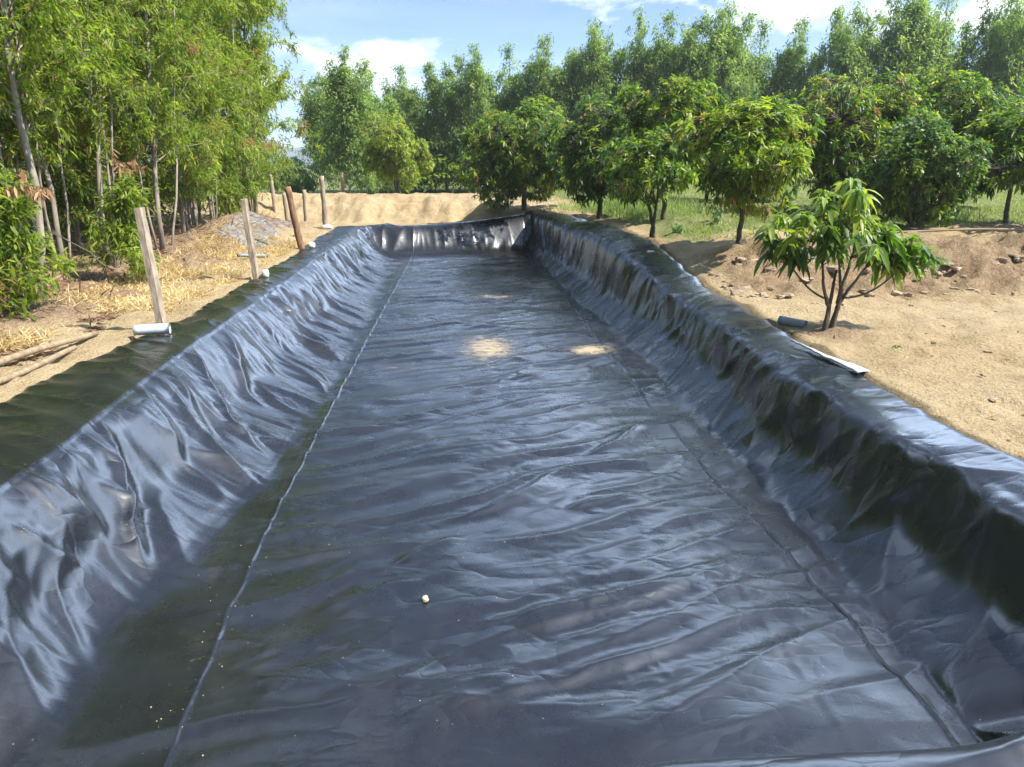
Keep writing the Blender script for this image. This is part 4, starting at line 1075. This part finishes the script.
# grey netting on the slope
def netting():
    us = np.linspace(0, 1, 60); vs = np.linspace(0, 1, 40); U, V = np.meshgrid(us, vs)
    X = -3.95 - 1.25 * U - .75 * V; Y = 16.2 + 8.2 * V + .8 * U
    z = land(X, Y) + .055 + .03 * fbm(X * 1.5, Y * 1.5, 7, 3) + .035 * np.abs(perlin((X + Y) * 1.6, (X - Y) * .4, 8))
    edge = (U < .02) | (U > .98) | (V < .02) | (V > .98)
    eg = np.minimum(np.minimum(U, 1 - U) * 1.6, np.minimum(V, 1 - V) * 6)
    z = z - .12 * (1 - smooth(0, .3, eg + .25 * perlin(X * 2.2, Y * 2.2, 12)))
    z = np.where(edge, land(X, Y) - .08, z)
    w = 60; i = (np.arange(39)[:, None] * w + np.arange(59)[None]).ravel()
    me = mesh_from('shade_net', np.stack([X, Y, z], -1).reshape(-1, 3), [np.stack([i, i + w, i + w + 1, i + 1], -1)], [M['net']], True)
    tag(link('shade_net', me), 'grey netting spread over the soil slope between the fence posts and the grove', 'netting')
netting()

# stones on the cut bank, clods on the liner
def stone(name, label, x, y, z, s, m, group, seed, cat='stone'):
    r = np.random.default_rng(seed); nu, nv = 10, 7
    u = np.linspace(0, 2 * np.pi, nu, endpoint=False); v = np.linspace(-np.pi / 2, np.pi / 2, nv); U, V = np.meshgrid(u, v)
    P = np.stack([np.cos(V) * np.cos(U), np.cos(V) * np.sin(U), np.sin(V)], -1)
    b = 1 + .5 * perlin(P[..., 0] * 1.3 + seed, P[..., 1] * 1.3 + P[..., 2] * 1.7, seed)
    P = np.sign(P) * np.abs(P) ** .8 * b[..., None] * s * np.array([r.uniform(.8, 1.5), r.uniform(.6, 1.1), r.uniform(.35, .65)])
    i = (np.arange(nv - 1)[:, None] * nu + np.arange(nu)[None]).ravel(); j = (np.arange(nv - 1)[:, None] * nu + (np.arange(nu)[None] + 1) % nu).ravel()
    me = mesh_from(name, P.reshape(-1, 3), [np.stack([i, j, j + nu, i + nu], -1)], [M[m]], False)
    return tag(link(name, me, None, (x, y, z), r.uniform(0, 6)), label, cat, group)
rs = np.random.default_rng(14)
for q in range(110):
    x = 3.95 + 5.5 * rs.random() ** 1.5; y = rs.uniform(10.5, 12.1)
    stone('stone', 'brown stone among the rubble of the cut soil bank', x, y, gz(x, y) + .02, rs.uniform(.02, .085), 'stone', 'stones in the cut bank', 400 + q)
for q in range(110):
    x = 4.2 + 5 * rs.random(); y = rs.uniform(4.5, 10.3)
    stone('soil_clod', 'small dry clod on the bare plot beside the young mango', x, y, gz(x, y) + .008, rs.uniform(.010, .036), 'stone', 'clods on the bare plot', 500 + q, 'clod')
stone('soil_clod', 'single tan clod lying on the black liner floor', -.235, 4.2, liner_z(-.235, 4.2) + .012, .024, 'clod', None, 9, 'clod')
def crumbs():
    g = Geo(); r = np.random.default_rng(3)
    oc_v = np.array([(1, 0, 0), (-1, 0, 0), (0, 1, 0), (0, -1, 0), (0, 0, 1), (0, 0, -1)], float)
    oc_t = np.array([(0, 2, 4), (2, 1, 4), (1, 3, 4), (3, 0, 4), (2, 0, 5), (1, 2, 5), (3, 1, 5), (0, 3, 5)])
    for _ in range(110):
        if r.random() < .3: x, y = -1.42 + r.normal(0, .12), 3.0 + 2.2 * r.random() ** 1.3
        else: x, y = r.uniform(-1.6, 2.5), 3.1 + 6 * r.random() ** 1.4
        g.add(oc_v * r.uniform(.0012, .0045) * r.uniform(.7, 1.3, (6, 1)) + np.array([x, y, liner_z(x, y) + .002]), None, oc_t)
    tag(link('soil_crumbs', g.mesh('soil_crumbs', [M['clod']], False)), 'scattered tan soil crumbs on the black liner floor', 'soil crumbs', None, 'stuff')
crumbs()

# ------------------------------------------------------------------ far hill
def hill():
    xs = np.linspace(-1500, 1700, 120); ys = np.linspace(1500, 2300, 16); X, Y = np.meshgrid(xs, ys)
    prof = 52 * np.exp(-((X + 560) / 520) ** 2) + 35 * np.exp(-((X - 700) / 600) ** 2) + 14 * fbm(X / 300, Y / 300, 3, 4)
    z = np.maximum(prof, 0) * smooth(1500, 1900, Y) * (1 - .3 * smooth(2000, 2300, Y)) - 1
    w = 120; i = (np.arange(15)[:, None] * w + np.arange(w - 1)[None]).ravel()
    tag(link('hills', mesh_from('hills', np.stack([X, Y, z], -1).reshape(-1, 3), [np.stack([i, i + 1, i + w + 1, i + w], -1)], [M['hill']], True)), None, None, None, 'structure')
hill()

def haze():
    m, nt, out = mat('pale_air')
    v = nt.nodes.new('ShaderNodeVolumePrincipled'); v.inputs['Color'].default_value = (.85, .92, 1, 1); v.inputs['Density'].default_value = .0005
    v.inputs['Anisotropy'].default_value = .2
    nt.links.new(v.outputs[0], out.inputs['Volume'])
    g = np.array([(x, y, z) for z in (-3, 85) for y in (-90, 2600) for x in (-1600, 1800)], float)
    q = [(0, 2, 3, 1), (4, 5, 7, 6), (0, 1, 5, 4), (2, 6, 7, 3), (0, 4, 6, 2), (1, 3, 7, 5)]
    o = link('haze', mesh_from('haze', g, [np.array(q)], [m]))
    tag(o, None, None, None, 'stuff')
haze()
# ------------------------------------------------------------------ sky, sun, camera
SUN_EL, SUN_DIR = 51.0, (1.0, -.42)
az = math.atan2(SUN_DIR[0], SUN_DIR[1])          # clockwise from +Y
w = bpy.data.worlds.new('World'); SC.world = w; w.use_nodes = True
nt = w.node_tree; nt.nodes.clear()
out = nt.nodes.new('ShaderNodeOutputWorld'); bg = nt.nodes.new('ShaderNodeBackground'); bg.inputs['Strength'].default_value = .10
sky = nt.nodes.new('ShaderNodeTexSky'); sky.sky_type = 'NISHITA'; sky.sun_disc = False
sky.sun_elevation = R(SUN_EL); sky.sun_rotation = az; sky.air_density = .52; sky.dust_density = .0; sky.ozone_density = 4.0
tc = nt.nodes.new('ShaderNodeTexCoord'); sep = nt.nodes.new('ShaderNodeSeparateXYZ'); nt.links.new(tc.outputs['Generated'], sep.inputs[0])
sx, sy, sz = sep.outputs
azn = math_(nt, 'MULTIPLY', math_(nt, 'ARCTAN2', sx, sy), 57.2958); eln = math_(nt, 'MULTIPLY', math_(nt, 'ARCSINE', sz), 57.2958)
cn = noise(nt, mapping(nt, tc.outputs['Generated'], (1, 1, 2.2)), 9, 8, .6, .3)
best = None
for (a0, e0, wa, we, amp) in [(-5.5, 6.6, 5.5, 2.3, 1.0), (-9, 7.2, 4, 1.2, .75), (-13.5, 5.3, 4.5, 1.6, 1.0), (17, 11.8, 13, 2.6, 1.0), (24, 10.5, 12, 3.2, 1.0), (6.5, 12.0, 3, 1.4, .9), (36, 9.5, 12, 3.5, .9), (28, 23, 34, 9, 1.1), (58, 31, 38, 9, 1.0), (60, 58, 50, 7, .5), (75, 30, 40, 16, .9), (-40, 50, 40, 9, .5), (150, 62, 30, 8, .5)]:
    d = math_(nt, 'SQRT', math_(nt, 'ADD', math_(nt, 'POWER', math_(nt, 'ABSOLUTE', math_(nt, 'DIVIDE', math_(nt, 'SUBTRACT', azn, a0), wa)), 2),
                               math_(nt, 'POWER', math_(nt, 'ABSOLUTE', math_(nt, 'DIVIDE', math_(nt, 'SUBTRACT', eln, e0), we)), 2)))
    v = math_(nt, 'MULTIPLY', math_(nt, 'SUBTRACT', 1.0, d), amp)
    best = v if best is None else math_(nt, 'MAXIMUM', best, v)
best = math_(nt, 'MAXIMUM', best, -1.0)
dens = math_(nt, 'ADD', best, math_(nt, 'MULTIPLY', math_(nt, 'SUBTRACT', cn, .5), 3.2))
dens = ramp(nt, dens, [(.12, (0, 0, 0)), (.75, (1, 1, 1))])
wisp = noise(nt, mapping(nt, tc.outputs['Generated'], (1, 1, 5)), 3.2, 6, .55, .5)
wispm = math_(nt, 'MULTIPLY', ramp(nt, wisp, [(.45, (0, 0, 0)), (.8, (1, 1, 1))]), .15)
cc = noise(nt, mapping(nt, tc.outputs['Generated'], (1, 1, 2)), 14, 5, .55)
ccol = ramp(nt, cc, [(.35, (5.6, 6.0, 6.7)), (.62, (8.6, 8.6, 8.7))])
skyc = mixc(nt, wispm, sky.outputs[0], (7.4, 7.7, 8.1))
mr = nt.nodes.new('ShaderNodeMapRange'); mr.inputs['From Min'].default_value = 13; mr.inputs['From Max'].default_value = 22
mr.inputs['To Min'].default_value = 1.0; mr.inputs['To Max'].default_value = 5.2; nt.links.new(eln, mr.inputs['Value'])  # unseen clouds added above the view, brightened so the liner reflects pale light
tint = mixc(nt, math_(nt, 'SUBTRACT', mr.outputs[0], 1.0, clamp=True), (1, 1, 1), (.68, .84, 1.08))
ccol = mixc(nt, 1.0, mixc(nt, 1.0, ccol, tint, 'MULTIPLY'), mr.outputs[0], 'MULTIPLY')
skyc = mixc(nt, math_(nt, 'MULTIPLY', dens, .93), skyc, ccol)
nt.links.new(skyc, bg.inputs['Color']); nt.links.new(bg.outputs[0], out.inputs[0])

sun = bpy.data.lights.new('sun', 'SUN'); sun.energy = 4.5; sun.angle = R(.53); sun.color = (1.0, .955, .88)
so = bpy.data.objects.new('sun', sun); C.objects.link(so)
d = Vector((math.sin(az) * math.cos(R(SUN_EL)), math.cos(az) * math.cos(R(SUN_EL)), math.sin(R(SUN_EL))))
so.rotation_euler = d.to_track_quat('Z', 'Y').to_euler(); so.location = d * 60

cam = bpy.data.cameras.new('camera'); co = bpy.data.objects.new('camera', cam); C.objects.link(co)
cam.sensor_width = 36; cam.lens = 36 * 773 / 1024; cam.clip_end = 6000; cam.clip_start = .05
co.location = (0, 0, 1.8); co.rotation_euler = (R(90 - 15.78), 0, R(-3.99)); SC.camera = co

SC.view_settings.view_transform = 'Standard'; SC.view_settings.look = 'None'; SC.view_settings.gamma = 1
SC.view_settings.use_curve_mapping = False; SC.view_settings.exposure = 1.3
SC.render.engine = 'CYCLES'
SC.cycles.max_bounces = 6; SC.cycles.diffuse_bounces = 3; SC.cycles.glossy_bounces = 3; SC.cycles.transmission_bounces = 3
SC.cycles.caustics_reflective = False; SC.cycles.caustics_refractive = False
SC.cycles.use_denoising = True
SC.cycles.sample_clamp_indirect = 6
